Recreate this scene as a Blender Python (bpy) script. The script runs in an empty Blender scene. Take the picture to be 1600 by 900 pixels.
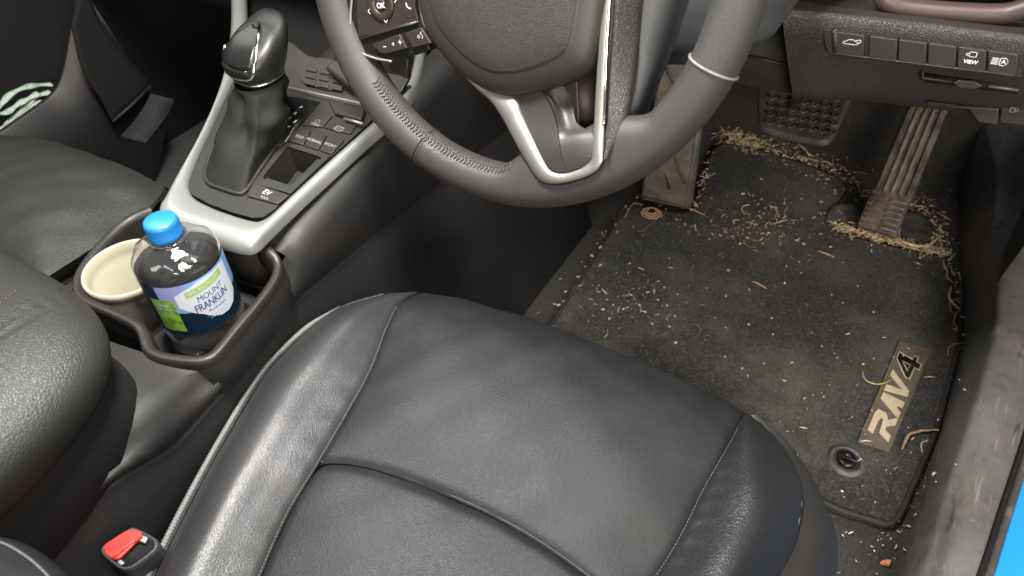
import bpy, bmesh, math, random
import numpy as np
from mathutils import Vector, Matrix
random.seed(7); rng = np.random.default_rng(7)
scene = bpy.context.scene
COL = scene.collection

# ------------------------------------------------------------------ camera
FPX = 1130.0                                   # focal length in pixels of a 1600 px wide picture
_F = np.array([950, -1150, 1130.]); _V = np.array([35, 1140, 1130.])
_F /= np.linalg.norm(_F); _V = _V - _F * (_V @ _F); _V /= np.linalg.norm(_V); _R = np.cross(_V, _F)
CAM = np.array([.54, 0, .86])
cd = bpy.data.cameras.new('camera'); cam = bpy.data.objects.new('camera', cd); COL.objects.link(cam)
ax = [np.array([_R[i], _F[i], -_V[i]]) for i in range(3)]      # picture right, down, forward in the car's axes
m = Matrix.Identity(4)
for i in range(3):
    m[i][0] = ax[0][i]; m[i][1] = -ax[1][i]; m[i][2] = -ax[2][i]; m[i][3] = CAM[i]
cam.matrix_world = m
cd.sensor_width = 36; cd.lens = 36 * FPX / 1600; cd.clip_start = .02; cd.clip_end = 60
cd.dof.use_dof = True; cd.dof.focus_distance = .72; cd.dof.aperture_fstop = 8
scene.camera = cam

# ------------------------------------------------------------------ light
w = bpy.data.worlds.new('World'); scene.world = w; w.use_nodes = True
w.node_tree.nodes['Background'].inputs[0].default_value = (.84, .92, 1, 1)
w.node_tree.nodes['Background'].inputs[1].default_value = .12
def area(name, loc, target, sx, sy, power, col=(1, .95, .88)):
    l = bpy.data.lights.new(name, 'AREA'); l.shape = 'RECTANGLE'; l.size = sx; l.size_y = sy; l.energy = power; l.color = col
    o = bpy.data.objects.new(name, l); COL.objects.link(o); o.location = loc
    o.rotation_euler = (Vector(target) - Vector(loc)).to_track_quat('-Z', 'Y').to_euler()
    return o
area('outside_lamp', (1.75, .10, 2.1), (.4, .55, .2), .35, 1.3, 46, (1, .94, .86))
area('outside_lamp', (1.5, -1.4, 1.15), (.6, 1.1, .1), .9, .6, 64, (1, .91, .80))  # added low lamp that brightens the footwell under the dash
area('outside_lamp', (-1.3, .55, 2.2), (.1, .4, .3), .5, 1.4, 12, (1, .97, .92))
area('outside_lamp', (.3, -1.5, 2.3), (.4, .5, .2), 1.6, .4, 14, (1, .96, .92))
area('map_lamp', (.02, .30, 1.28), (.1, .2, .3), .16, .16, 13, (1, .98, .95))
area('map_lamp', (.20, .30, 1.28), (.25, .2, .3), .14, .16, 15, (1, .98, .95))
scene.view_settings.view_transform = 'Standard'; scene.view_settings.look = 'None'
scene.view_settings.exposure = 0.0; scene.view_settings.gamma = 1
scene.view_settings.use_curve_mapping = False
scene.cycles.transmission_bounces = 14; scene.cycles.transparent_max_bounces = 12; scene.cycles.max_bounces = 14
scene.cycles.use_denoising = True
scene.cycles.caustics_refractive = True

# ------------------------------------------------------------------ pixel rays and planes of the place
def ray(px, py):
    r = np.array([px - 800, py - 450, FPX]); return np.array([r @ _R, r @ _F, -(r @ _V)]) / FPX
def plane(px, py, n, d):
    r = ray(px, py); n = np.array(n, float); return CAM + r * ((d - n @ CAM) / (n @ r))
def Z(px, py, z): return plane(px, py, (0, 0, 1), z)
def X(px, py, x): return plane(px, py, (1, 0, 0), x)
def Y(px, py, y): return plane(px, py, (0, 1, 0), y)
def pix(p_):
    d = np.asarray(p_) - CAM; c = d[0] * _R + d[1] * _F - d[2] * _V; return 800 + FPX * c[0] / c[2], 450 + FPX * c[1] / c[2]
PN = np.array([0, -.13, 1]); PD = .42 - .13 * .307
PNU = PN / np.linalg.norm(PN)
def P(px, py, off=0.0): return plane(px, py, PNU, PD / np.linalg.norm(PN) + off)     # console deck
def zc(y): return PD + .13 * y

# ------------------------------------------------------------------ curves and grids
def catmull(pts, n, closed=False):
    p = np.array(pts, float); k = len(p)
    if closed: q = np.vstack([p[-1], p, p[0], p[1]]); segs = k
    else: q = np.vstack([2 * p[0] - p[1], p, 2 * p[-1] - p[-2]]); segs = k - 1
    dense = []
    for i in range(segs):
        a, b, c, d = q[i:i + 4]
        for t in np.linspace(0, 1, 24, endpoint=False):
            dense.append(.5 * (2 * b + (c - a) * t + (2 * a - 5 * b + 4 * c - d) * t * t + (3 * b - a - 3 * c + d) * t ** 3))
    dense.append(p[0] if closed else p[-1]); dense = np.array(dense)
    L = np.r_[0, np.cumsum(np.linalg.norm(np.diff(dense, axis=0), axis=1))]
    s = np.linspace(0, L[-1], n + 1)[:-1] if closed else np.linspace(0, L[-1], n)
    return np.stack([np.interp(s, L, dense[:, j]) for j in range(dense.shape[1])], 1)
def poly(pts, n):
    p = np.array(pts, float); L = np.r_[0, np.cumsum(np.linalg.norm(np.diff(p, axis=0), axis=1))]
    s = np.linspace(0, L[-1], n); return np.stack([np.interp(s, L, p[:, j]) for j in range(p.shape[1])], 1)
def coons(f, b, l, r):            # f, b run left to right; l, r run from f to b
    nu, nv = len(f), len(l); u = np.linspace(0, 1, nu)[None, :, None]; v = np.linspace(0, 1, nv)[:, None, None]
    return ((1 - v) * f[None] + v * b[None] + (1 - u) * l[:, None] + u * r[:, None]
            - (1 - u) * (1 - v) * f[0] - u * (1 - v) * f[-1] - (1 - u) * v * b[0] - u * v * b[-1])
def loft(rails, m):               # smooth surface across the rails (each n x 3) with m samples
    rails = np.array(rails); return np.stack([catmull(rails[:, i], m) for i in range(rails.shape[1])], 0)   # n x m x 3

class MB:
    def __init__(s): s.v = []; s.f = []
    def add(s, vs, fs):
        o = len(s.v); s.v += [tuple(map(float, q)) for q in vs]; s.f += [tuple(i + o for i in f) for f in fs]; return s
    def grid(s, g, closed_u=False, closed_v=False):
        n, m_ = g.shape[:2]; fs = []
        for i in range(n if closed_v else n - 1):
            for j in range(m_ if closed_u else m_ - 1):
                a, b = i * m_ + j, i * m_ + (j + 1) % m_; c, d = ((i + 1) % n) * m_ + (j + 1) % m_, ((i + 1) % n) * m_ + j
                fs.append((a, b, c, d))
        return s.add(g.reshape(-1, 3), fs)
    def fan(s, ring, flip=False):
        c = np.mean(ring, 0); n = len(ring)
        return s.add(list(ring) + [c], [((i + 1) % n, i, n) if flip else (i, (i + 1) % n, n) for i in range(n)])
    def prism(s, pts, n, h):       # polygon pts, lifted by h along n
        p = np.array(pts, float); k = len(p); n = np.array(n, float); q = p + n * h
        nn = np.zeros(3)
        for i in range(k): nn += np.cross(p[i], p[(i + 1) % k])
        fl = (nn @ n) * (1 if h > 0 else -1) < 0
        top = tuple(range(k, 2 * k)); bot = tuple(range(k))[::-1]
        sd = [(i, (i + 1) % k, k + (i + 1) % k, k + i) for i in range(k)]
        fs = [top, bot] + sd
        if fl: fs = [f[::-1] for f in fs]
        return s.add(np.vstack([p, q]), fs)
    def tube(s, path, r, n=8, closed=False, caps=True, flat=1.0, up=None):
        p = np.array(path, float); k = len(p); rr = np.full(k, r) if np.isscalar(r) else np.array(r)
        g = []; prev = np.array(up if up is not None else (.13, .31, .94))
        for i in range(k):
            if closed: t = p[(i + 1) % k] - p[i - 1]
            else: t = p[min(i + 1, k - 1)] - p[max(i - 1, 0)]
            t = t / (np.linalg.norm(t) + 1e-12)
            a = prev - t * (prev @ t); a /= np.linalg.norm(a) + 1e-12; b = np.cross(t, a)
            if up is None: prev = a
            g.append([p[i] + (a * math.cos(x) * flat + b * math.sin(x)) * rr[i] for x in np.linspace(0, 2 * math.pi, n, endpoint=False)])
        g = np.array(g); s.grid(g, closed_u=True, closed_v=closed)
        if caps and not closed: s.fan(g[0], True); s.fan(g[-1])
        return s
    def lathe(s, prof, c, n=48, axis=None):     # prof: (radius, height)
        c = np.array(c, float); th = np.linspace(0, 2 * math.pi, n, endpoint=False)
        if axis is None: A, B, N = np.eye(3)
        else:
            N = np.array(axis, float) / np.linalg.norm(axis); A = np.cross((.2, .9, .3), N); A /= np.linalg.norm(A); B = np.cross(N, A)
        g = np.array([[c + (A * math.cos(t) + B * math.sin(t)) * r + N * h for t in th] for r, h in prof])
        return s.grid(g, closed_u=True)
    def box(s, lo, hi):
        (a, b, c), (d, e, f) = lo, hi
        return s.prism([(a, b, c), (d, b, c), (d, e, c), (a, e, c)], (0, 0, 1), f - c)
    def build(s, name, mat, parent=None, smooth=True, bevel=0, subd=0, fix=True, solid=0, disp=None):
        me = bpy.data.meshes.new(name); me.from_pydata(s.v, [], s.f); me.update()
        if fix:
            bm = bmesh.new(); bm.from_mesh(me); bmesh.ops.remove_doubles(bm, verts=bm.verts, dist=1e-6)
            bmesh.ops.recalc_face_normals(bm, faces=bm.faces); bm.to_mesh(me); bm.free()
        me.materials.append(mat)
        o = bpy.data.objects.new(name, me); COL.objects.link(o)
        if parent: attach(o, parent)
        if solid:
            md = o.modifiers.new('solidify', 'SOLIDIFY'); md.thickness = solid; md.offset = 0
        if bevel:
            md = o.modifiers.new('bevel', 'BEVEL'); md.width = bevel; md.segments = 3; md.limit_method = 'ANGLE'; md.angle_limit = math.radians(35)
        if subd:
            md = o.modifiers.new('subd', 'SUBSURF'); md.levels = md.render_levels = subd
        if smooth:
            for pl in me.polygons: pl.use_smooth = True
            if smooth == 'auto' or bevel:
                me.set_sharp_from_angle(angle=math.radians(40))
        return o
def world_loc(o):
    l = Vector(o.location)
    while o.parent: o = o.parent; l += Vector(o.location)
    return l
def attach(o, parent):
    o.parent = parent; o.location = -world_loc(parent)
def thing(name, label, cat, loc=(0, 0, 0), group=None):
    o = bpy.data.objects.new(name, None); COL.objects.link(o); o.empty_display_size = .02
    o.location = loc; o['label'] = label; o['category'] = cat
    if group: o['group'] = group
    return o
def tag(o, label, cat, group=None):
    o['label'] = label; o['category'] = cat
    if group: o['group'] = group
    return o
def kind(o, k): o['kind'] = k; return o

# ------------------------------------------------------------------ materials
def mat(name, col, rough=.5, metal=0, grain=None, grain_str=.5, noise=None, rnoise=0, fine=None, spec=.5, coat=0, trans=0, ior=1.45, emis=None, sheen=0, crease=False, speck=None):
    m = bpy.data.materials.new(name); m.use_nodes = True; nt = m.node_tree; N = nt.nodes; L = nt.links
    b = N['Principled BSDF']; b.inputs['Base Color'].default_value = (*col, 1); b.inputs['Roughness'].default_value = rough
    b.inputs['Metallic'].default_value = metal; b.inputs['Specular IOR Level'].default_value = spec
    b.inputs['Coat Weight'].default_value = coat; b.inputs['Coat Roughness'].default_value = .08
    b.inputs['Transmission Weight'].default_value = trans; b.inputs['IOR'].default_value = ior
    b.inputs['Sheen Weight'].default_value = sheen
    if emis: b.inputs['Emission Color'].default_value = (*emis[0], 1); b.inputs['Emission Strength'].default_value = emis[1]
    tc = N.new('ShaderNodeTexCoord'); O = tc.outputs['Object']
    cur = None
    def ntex(scale, detail=5, rough_=.6):
        t = N.new('ShaderNodeTexNoise'); t.inputs['Scale'].default_value = scale; t.inputs['Detail'].default_value = detail
        t.inputs['Roughness'].default_value = rough_; L.new(O, t.inputs['Vector']); return t
    def ramp(src, lo, hi):
        r = N.new('ShaderNodeMapRange'); r.inputs[1].default_value = lo; r.inputs[2].default_value = hi; L.new(src, r.inputs[0]); return r.outputs[0]
    for ns in (noise or []):
        c2, sc, lo, hi = ns[:4]; t = ntex(sc, 8, .68)
        if len(ns) > 4:
            vs_ = N.new('ShaderNodeVectorMath'); vs_.operation = 'MULTIPLY'; L.new(O, vs_.inputs[0]); vs_.inputs[1].default_value = ns[4]; L.new(vs_.outputs[0], t.inputs['Vector'])
        f = ramp(t.outputs['Fac'], lo, hi)
        mx = N.new('ShaderNodeMix'); mx.data_type = 'RGBA'; L.new(f, mx.inputs[0])
        if cur: L.new(cur, mx.inputs[6])
        else: mx.inputs[6].default_value = (*col, 1)
        mx.inputs[7].default_value = (*c2, 1); cur = mx.outputs[2]
    if speck:
        c2, sc, th = speck
        v = N.new('ShaderNodeTexVoronoi'); v.inputs['Scale'].default_value = sc; L.new(O, v.inputs['Vector'])
        t2 = ntex(sc * .35, 2); a = ramp(v.outputs['Distance'], th, th * .6); bb = ramp(t2.outputs['Fac'], .53, .6)
        mu = N.new('ShaderNodeMath'); mu.operation = 'MULTIPLY'; L.new(a, mu.inputs[0]); L.new(bb, mu.inputs[1])
        mx = N.new('ShaderNodeMix'); mx.data_type = 'RGBA'; L.new(mu.outputs[0], mx.inputs[0])
        if cur: L.new(cur, mx.inputs[6])
        else: mx.inputs[6].default_value = (*col, 1)
        mx.inputs[7].default_value = (*c2, 1); cur = mx.outputs[2]
    if cur: L.new(cur, b.inputs['Base Color'])
    if rnoise:
        t = ntex(28, 6, .7); r = N.new('ShaderNodeMapRange'); r.inputs[1].default_value = .3; r.inputs[2].default_value = .7
        r.inputs[3].default_value = rough - rnoise; r.inputs[4].default_value = rough + rnoise; L.new(t.outputs['Fac'], r.inputs[0]); L.new(r.outputs[0], b.inputs['Roughness'])
    nrm = None
    if grain:
        v = N.new('ShaderNodeTexVoronoi'); v.feature = 'DISTANCE_TO_EDGE'; v.inputs['Scale'].default_value = grain
        wn = ntex(grain * .5, 2); vm = N.new('ShaderNodeVectorMath'); vm.operation = 'MULTIPLY_ADD'
        L.new(wn.outputs['Color'], vm.inputs[0]); vm.inputs[1].default_value = (1.1 / grain,) * 3; L.new(O, vm.inputs[2]); L.new(vm.outputs[0], v.inputs['Vector'])
        h = ramp(v.outputs['Distance'], 0, .22)
        bp = N.new('ShaderNodeBump'); bp.inputs['Strength'].default_value = grain_str; bp.inputs['Distance'].default_value = .35 / grain; L.new(h, bp.inputs['Height']); nrm = bp
    if fine:
        t = ntex(fine[0], 6, .75); bp = N.new('ShaderNodeBump'); bp.inputs['Strength'].default_value = fine[1]; bp.inputs['Distance'].default_value = fine[2]
        L.new(t.outputs['Fac'], bp.inputs['Height'])
        if nrm: L.new(nrm.outputs[0], bp.inputs['Normal'])
        nrm = bp
    if crease:
        t = N.new('ShaderNodeTexVoronoi'); t.feature = 'DISTANCE_TO_EDGE'; t.inputs['Scale'].default_value = 95; L.new(O, t.inputs['Vector'])
        bp = N.new('ShaderNodeBump'); bp.inputs['Strength'].default_value = .07; bp.inputs['Distance'].default_value = .002; L.new(ramp(t.outputs['Distance'], 0, .15), bp.inputs['Height'])
        L.new(nrm.outputs[0], bp.inputs['Normal']); nrm = bp
    if nrm: L.new(nrm.outputs[0], b.inputs['Normal'])
    return m
M = {}
M['leather'] = mat('black_leather', (.011, .0115, .0123), .52, spec=.38, grain=600, grain_str=.25, fine=(11, .06, .004), rnoise=.05, noise=[((.024, .024, .024), 7, .45, .8)])
M['leather_worn_lit'] = mat('worn_lit_bolster_leather', (.028, .028, .029), .36, grain=560, grain_str=.16, fine=(11, .06, .004), rnoise=.05, noise=[((.034, .034, .034), 9, .45, .8)])  # worn gloss; base colour also raised for the light on this bolster
M['leather_coarse'] = mat('coarse_grained_leather', (.014, .0145, .015), .43, grain=460, grain_str=.30, fine=(10, .05, .003))
M['lid'] = mat('armrest_leather', (.022, .022, .0205), .47, grain=470, grain_str=.28, rnoise=.04)
M['seat_dark'] = mat('passenger_leather', (.018, .019, .018), .5, grain=500, grain_str=.35, fine=(9, .3, .006), noise=[((.026, .027, .025), 7, .4, .7)])
M['wheel'] = mat('wheel_leather', (.033, .032, .0325), .43, fine=(1100, .6, .0007), rnoise=.08, noise=[((.036, .034, .034), 16, .4, .75)])
M['wheel_perf'] = mat('perforated_wheel_leather', (.040, .039, .039), .45, grain=1000, grain_str=.45)
M['bag'] = mat('airbag_grain', (.022, .020, .019), .46, grain=760, grain_str=.5)
M['bag_smooth'] = mat('airbag_smooth', (.022, .020, .019), .5, fine=(1200, .2, .0003))
M['plastic'] = mat('soft_black_plastic', (.018, .017, .0165), .52, fine=(1500, .35, .0004), rnoise=.07, noise=[((.031, .030, .029), 12, .45, .85)])
M['plastic_grain'] = mat('grained_dash_plastic', (.030, .028, .026), .42, grain=560, grain_str=.6, noise=[((.055, .048, .042), 10, .5, .8)], speck=((.3, .27, .22), 90, .04))
M['side'] = mat('console_side_plastic', (.013, .0125, .0125), .55, fine=(1600, .3, .0003), rnoise=.05, noise=[((.022, .020, .019), 10, .45, .8)], speck=((.14, .13, .12), 80, .05))
M['shroud'] = mat('dusty_shroud_plastic', (.038, .041, .043), .5, fine=(1500, .3, .0003), speck=((.4, .4, .38), 110, .05))
M['flank'] = mat('dark_flank_plastic', (.013, .013, .0138), .55, fine=(1600, .3, .0003), noise=[((.022, .020, .019), 10, .45, .8)], speck=((.12, .11, .10), 80, .05))
M['brown'] = mat('dusty_rim_plastic', (.017, .0148, .0142), .42, fine=(1200, .2, .0003), noise=[((.028, .024, .022), 20, .45, .8)])
M['sill'] = mat('scuffed_sill_plastic', (.085, .082, .082), .55, fine=(700, .6, .0007), noise=[((.14, .13, .12), 14, .48, .8), ((.15, .13, .105), 22, .50, .75), ((.22, .20, .17), 150, .60, .74, (1, .10, 1)), ((.03, .028, .027), 90, .60, .70, (1, .16, 1)), ((.05, .046, .044), 24, .56, .72)], speck=((.5, .42, .33), 130, .05))
M['kick'] = mat('dusty_kick_panel', (.034, .030, .027), .6, fine=(500, .4, .0006), noise=[((.075, .062, .05), 9, .5, .8), ((.18, .14, .10), 40, .64, .8)])
M['black'] = mat('flat_black', (.007, .007, .007), .85, spec=.3)
M['gloss'] = mat('gloss_black', (.008, .008, .008), .26)
M['knob'] = mat('gear_knob_leather', (.009, .009, .0088), .42, fine=(800, .15, .0003))
M['boot'] = mat('gaiter_leather', (.009, .0088, .008), .72, spec=.3, grain=700, grain_str=.2, fine=(30, .4, .003))
M['deck'] = mat('deck_plastic', (.017, .0165, .015), .55, fine=(1500, .3, .0003), rnoise=.06, speck=((.4, .38, .33), 110, .05))
M['btn'] = mat('button_plastic', (.020, .0188, .017), .5, fine=(1400, .2, .0002))
M['btn_wheel'] = mat('wheel_button_plastic', (.020, .016, .014), .38)
M['trim'] = mat('champagne_trim', (.27, .278, .265), .38, metal=.45, coat=.15, rnoise=.05, noise=[((.225, .23, .215), 30, .6, .9)])
M['silver'] = mat('satin_silver', (.29, .29, .27), .44, metal=.75, rnoise=.06, noise=[((.28, .28, .27), 35, .5, .8)])
M['chrome'] = mat('bright_chrome', (.85, .83, .80), .12, metal=1)
M['spoke'] = mat('spoke_satin', (.026, .024, .022), .42, fine=(900, .2, .0002), speck=((.3, .28, .25), 150, .05), rnoise=.05)
M['rubber'] = mat('dusty_rubber', (.040, .033, .027), .62, fine=(400, .4, .0006), noise=[((.17, .13, .09), 30, .42, .7)])
M['rubber_dark'] = mat('brake_rubber', (.055, .053, .052), .55, fine=(500, .4, .0005), noise=[((.12, .11, .10), 40, .42, .7)])
M['rubber_pale'] = mat('dusty_highlit_rubber', (.11, .10, .088), .65, fine=(300, .5, .0007), noise=[((.25, .205, .15), 40, .45, .75)])  # dust, and the highlights of the middle pedal ribs as paler colour
M['seal'] = mat('door_seal_rubber', (.05, .045, .042), .5, noise=[((.16, .14, .12), 30, .5, .8)])
M['blue'] = mat('blue_car_paint', (.02, .25, .66), .22, coat=1)
M['cap'] = mat('blue_cap_plastic', (.016, .16, .42), .4, coat=.2)
M['cream'] = mat('cream_cup_plastic', (.37, .34, .26), .35, rnoise=.05, noise=[((.38, .345, .26), 22, .5, .9)])
M['mark'] = mat('printed_mark', (.55, .54, .52), .5)
M['mark_dim'] = mat('dim_printed_mark', (.22, .21, .20), .5)
M['emboss'] = mat('embossed_mark', (.09, .082, .076), .3)
M['thread'] = mat('grey_thread', (.15, .15, .148), .6)
M['thread_dark'] = mat('dark_thread', (.05, .045, .042), .5)
M['red'] = mat('red_release_button', (.52, .04, .03), .4, noise=[((.44, .08, .06), 60, .5, .8)])
M['buckle'] = mat('buckle_plastic', (.04, .042, .044), .42, fine=(600, .25, .0004))
M['pet'] = mat('clear_bottle_plastic', (1, 1, 1), .03, trans=.985, ior=1.45)
M['water'] = mat('water', (.93, .97, 1), 0, trans=1, ior=1.33)
M['lab_white'] = mat('label_white', (.70, .74, .82), .35)
M['lab_navy'] = mat('label_navy', (.006, .02, .045), .3)
M['lab_sky'] = mat('label_sky', (.22, .42, .75), .35)
M['lab_lav'] = mat('label_lavender', (.30, .32, .66), .35)
M['lab_green'] = mat('label_green', (.28, .52, .08), .35, noise=[((.10, .28, .03), 160, .45, .6)])
M['lab_greenp'] = mat('label_green_strip', (.34, .58, .10), .35)
M['lab_blue'] = mat('label_blue_ink', (.03, .09, .30), .35)
M['logo'] = mat('badge_letters', (.46, .38, .27), .6, fine=(400, .3, .0004), noise=[((.26, .20, .14), 60, .5, .75)])
M['badge'] = mat('badge_plate', (.11, .088, .062), .6, fine=(300, .6, .0008), noise=[((.06, .045, .033), 90, .5, .7)])
M['cloth'] = mat('pale_cloth_strap', (.40, .46, .38), .7, fine=(500, .4, .0006), noise=[((.22, .34, .28), 60, .5, .6)])
def carpet(name, base, light, scale, dirt, dirt_lo):
    m = mat(name, base, .92, fine=(scale, .9, .0030), noise=[(dirt, 6, dirt_lo, dirt_lo + .20), (light, 260, .47, .74), (tuple(c * .8 for c in base), 13, .58, .74)], sheen=.15, speck=((.35, .28, .2), 60, .035), spec=.2)
    return m
M['carpet'] = carpet('dark_floor_carpet', (.018, .0165, .0155), (.055, .050, .045), 420, (.05, .04, .032), .50)
M['mat'] = carpet('dirty_mat_carpet', (.014, .0135, .013), (.105, .099, .090), 330, (.070, .064, .054), .48)
M['binding'] = mat('mat_binding', (.018, .016, .015), .7, fine=(700, .7, .0008), noise=[((.06, .045, .034), 50, .5, .75)])
for nm_, c_ in (('straw', (.78, .60, .36)), ('wood', (.46, .31, .19)), ('orange', (.55, .20, .09)), ('green', (.42, .50, .20)), ('pale', (.72, .64, .48)), ('dry', (.26, .18, .11))):
    M[nm_] = mat(nm_ + '_litter', c_, .75, fine=(900, .5, .0004), noise=[(tuple(x * .4 for x in c_), 210, .38, .66)])

# ------------------------------------------------------------------ text
def text_polys(s, size=1.0, bold=0.0, shear=0.0, spacing=1.0):
    cu = bpy.data.curves.new('t', 'FONT'); cu.body = s; cu.size = size; cu.align_x = 'CENTER'; cu.align_y = 'CENTER'
    cu.offset = bold; cu.shear = shear; cu.space_character = spacing; cu.resolution_u = 3
    o = bpy.data.objects.new('t', cu); COL.objects.link(o); dg = bpy.context.evaluated_depsgraph_get(); dg.update()
    me = bpy.data.meshes.new_from_object(o.evaluated_get(dg)); v = [tuple(x.co[:2]) for x in me.vertices]; f = [tuple(p.vertices) for p in me.polygons]
    bpy.data.objects.remove(o); bpy.data.curves.remove(cu); bpy.data.meshes.remove(me); return v, f
def text_on(mb, s, size, fn, **k):
    v, f = text_polys(s, size, **k); mb.add([fn(a, b) for a, b in v], f)
def frame_fn(o, right, up, off=0.0):
    o = np.array(o, float); r = np.array(right, float); r /= np.linalg.norm(r); u = np.array(up, float); u -= r * (u @ r); u /= np.linalg.norm(u); n = np.cross(r, u)
    return lambda a, b: o + r * a + u * b + n * off
def stroke(mb, pts, wd, fn, closed=False):      # flat line drawn in 2D and placed by fn
    p = [np.array(q, float) for q in pts]
    if closed: p.append(p[0])
    for a, b in zip(p[:-1], p[1:]):
        d = b - a; l = np.linalg.norm(d) + 1e-9; d /= l; n = np.array([-d[1], d[0]]) * wd / 2; e = d * wd * .3
        mb.add([fn(*(a - e + n)), fn(*(a - e - n)), fn(*(b + e - n)), fn(*(b + e + n))], [(0, 1, 2, 3)])
def arc(cx, cy, r, a0, a1, n=16): return [(cx + r * math.cos(math.radians(a)), cy + r * math.sin(math.radians(a))) for a in np.linspace(a0, a1, n)]

# =================================================================== FLOOR
def floor_z(y): return 0 if y < 1.36 else (y - 1.36) * .8
xs = np.linspace(-.80, .90, 120); ys = np.r_[np.linspace(-.35, 1.36, 130), np.linspace(1.38, 1.85, 24)]
g = np.array([[(x, y, floor_z(y) + .0012 * math.sin(x * 61 + y * 17) * math.sin(y * 43)) for x in xs] for y in ys])
kind(MB().grid(g).build('floor_carpet', M['carpet']), 'structure')
kind(MB().box((-.9, 1.84, 0), (.95, 1.87, 1.1)).build('firewall', M['black']), 'structure')

# =================================================================== FLOOR MAT
mz = .013
mat_px = [(862, 505), (888, 465), (915, 424), (945, 375), (972, 334), (1010, 326), (1050, 334), (1080, 330), (1096, 298), (1106, 262), (1114, 238), (1132, 227),
          (1180, 235), (1240, 253), (1292, 272), (1318, 285), (1323, 300), (1310, 322), (1298, 344), (1310, 364), (1350, 377), (1420, 393), (1468, 402), (1480, 418),
          (1490, 460), (1499, 510), (1496, 545), (1479, 610), (1462, 670), (1442, 722), (1414, 786), (1400, 811), (1386, 819), (1366, 813), (1310, 795), (1250, 774)]
mo = [Z(a, b, mz) for a, b in mat_px] + [np.array([.55, .50, mz]), np.array([.20, .50, mz]), np.array([.17, .62, mz])]
mo = catmull(mo, 260, closed=True)
fm = thing('floor_mat', 'dirty black carpet floor mat with a name badge, in the driver footwell', 'floor mat', (.46, .85, 0))
bm = bmesh.new(); vs = [bm.verts.new(p) for p in mo]; bm.faces.new(vs); bmesh.ops.triangulate(bm, faces=bm.faces)
me = bpy.data.meshes.new('carpet_pile'); bm.to_mesh(me); bm.free()
pile = MB(); pile.v = [tuple(v.co) for v in me.vertices]; pile.f = [tuple(p.vertices) for p in me.polygons]
bd = [(tuple(mo[i]), tuple(mo[(i + 1) % 260])) for i in range(260)]
for a, b in bd: pile.add([a, b, (b[0], b[1], .002), (a[0], a[1], .002)], [(0, 1, 2, 3)])
pile.build('carpet_pile', M['mat'], fm, smooth=False)
MB().tube(mo + np.array([0, 0, -.001]), .0042, 8, closed=True, up=(0, 0, 1)).build('edge_binding', M['binding'], fm)
# badge with letters
bq = [Z(1405, 533, mz + .0015), Z(1456, 546, mz + .0015), Z(1389, 707, mz + .0015), Z(1339, 691, mz + .0015)]
badge = MB().prism(bq, (0, 0, 1), .0012).build('badge_plate', M['badge'], fm, bevel=.0006)
def badge_fn(u, v, off=.0030):    # u 0..1 along the word, v 0..1 from the letters' feet to their heads
    a, b, c, d = bq[3], bq[0], bq[1], bq[2]           # reading direction runs from lower end to upper end; heads point left
    p = (1 - u) * ((1 - v) * c2 + v * c1) + u * ((1 - v) * c3 + v * c4); return np.array([p[0], p[1], mz + off])
c1, c2, c3, c4 = bq[3], bq[2], bq[1], bq[0]
def lett(polys, name='letter', m_='logo', h=.0016):
    mb = MB()
    for k_, pl in enumerate(polys): mb.prism([badge_fn(u, v, .0026) for u, v in pl], (0, 0, 1), h + k_ * .0002)
    return mb.build(name, M[m_], badge, bevel=.0003)
def bar(a, b, t):
    a = np.array(a, float); b = np.array(b, float); d = b - a; n = np.array([-d[1] * .28, d[0] / .28]); n /= np.linalg.norm(n * np.array([1, .28])); n = n * np.array([1, 1]) * t / 2
    n[1] *= 1
    return [tuple(a + n), tuple(b + n), tuple(b - n), tuple(a - n)]
sh = lambda pl, du: [(u + du + (v - .5) * .055, v) for u, v in pl]
R_ = [[(.00, .14), (.055, .14), (.085, .50), (.03, .50)], [(.0, .66), (.145, .66), (.165, .86), (.01, .86)], [(.11, .66), (.165, .86), (.205, .80), (.205, .52), (.16, .40), (.145, .52), (.15, .62)],
      [(.03, .50), (.07, .36), (.16, .40), (.15, .55)], [(.10, .40), (.16, .40), (.215, .14), (.15, .14)]]
lett([sh(p, .09) for p in R_], 'letter_r')
A_ = [[(.0, .14), (.06, .14), (.15, .86), (.09, .86)], [(.09, .86), (.15, .86), (.155, .14), (.10, .14)], [(.06, .30), (.12, .30), (.12, .44), (.07, .44)]]
lett([sh(p, .30) for p in A_], 'letter_a')
V_ = [[(.0, .86), (.06, .86), (.075, .30), (.04, .14)], [(.04, .14), (.09, .14), (.21, .86), (.15, .86), (.07, .34)]]
lett([sh(p, .47) for p in V_], 'letter_v')
mb = MB()
four = [(.13, .88), (.20, .88), (.185, .42), (.225, .42), (.225, .28), (.18, .28), (.175, .12), (.115, .12), (.12, .28), (.0, .28), (.0, .42)]
four = [badge_fn(*q, .0034) for q in sh(four, .665)]
mb.tube(four, .0011, 6, closed=True, up=(0, 0, 1)); tri = [badge_fn(*q, .0034) for q in sh([(.06, .42), (.125, .42), (.13, .68)], .665)]
mb.tube(tri, .0009, 6, closed=True, up=(0, 0, 1)); mb.build('number_outline', M['logo'], badge)
MB().prism([q + np.array([0, 0, -.0012]) for q in four], (0, 0, 1), .0010).build('number_fill', M['black'], badge)
# fastener
cc = Z(1322, 720, mz)
clip = MB().lathe([(.024, 0), (.022, .003), (.018, .004), (.0165, .001), (.0165, .0005)], cc).build('fastener_ring', M['rubber_dark'], fm)
MB().lathe([(.0125, .0), (.013, .005), (.011, .007), (.006, .0075), (.004, .005), (.0, .005)], cc).build('fastener_knob', M['gloss'], clip)
MB().box((cc[0] - .012, cc[1] - .002, mz + .006), (cc[0] + .012, cc[1] + .002, mz + .009)).build('fastener_bar', M['gloss'], clip, bevel=.001)
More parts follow.
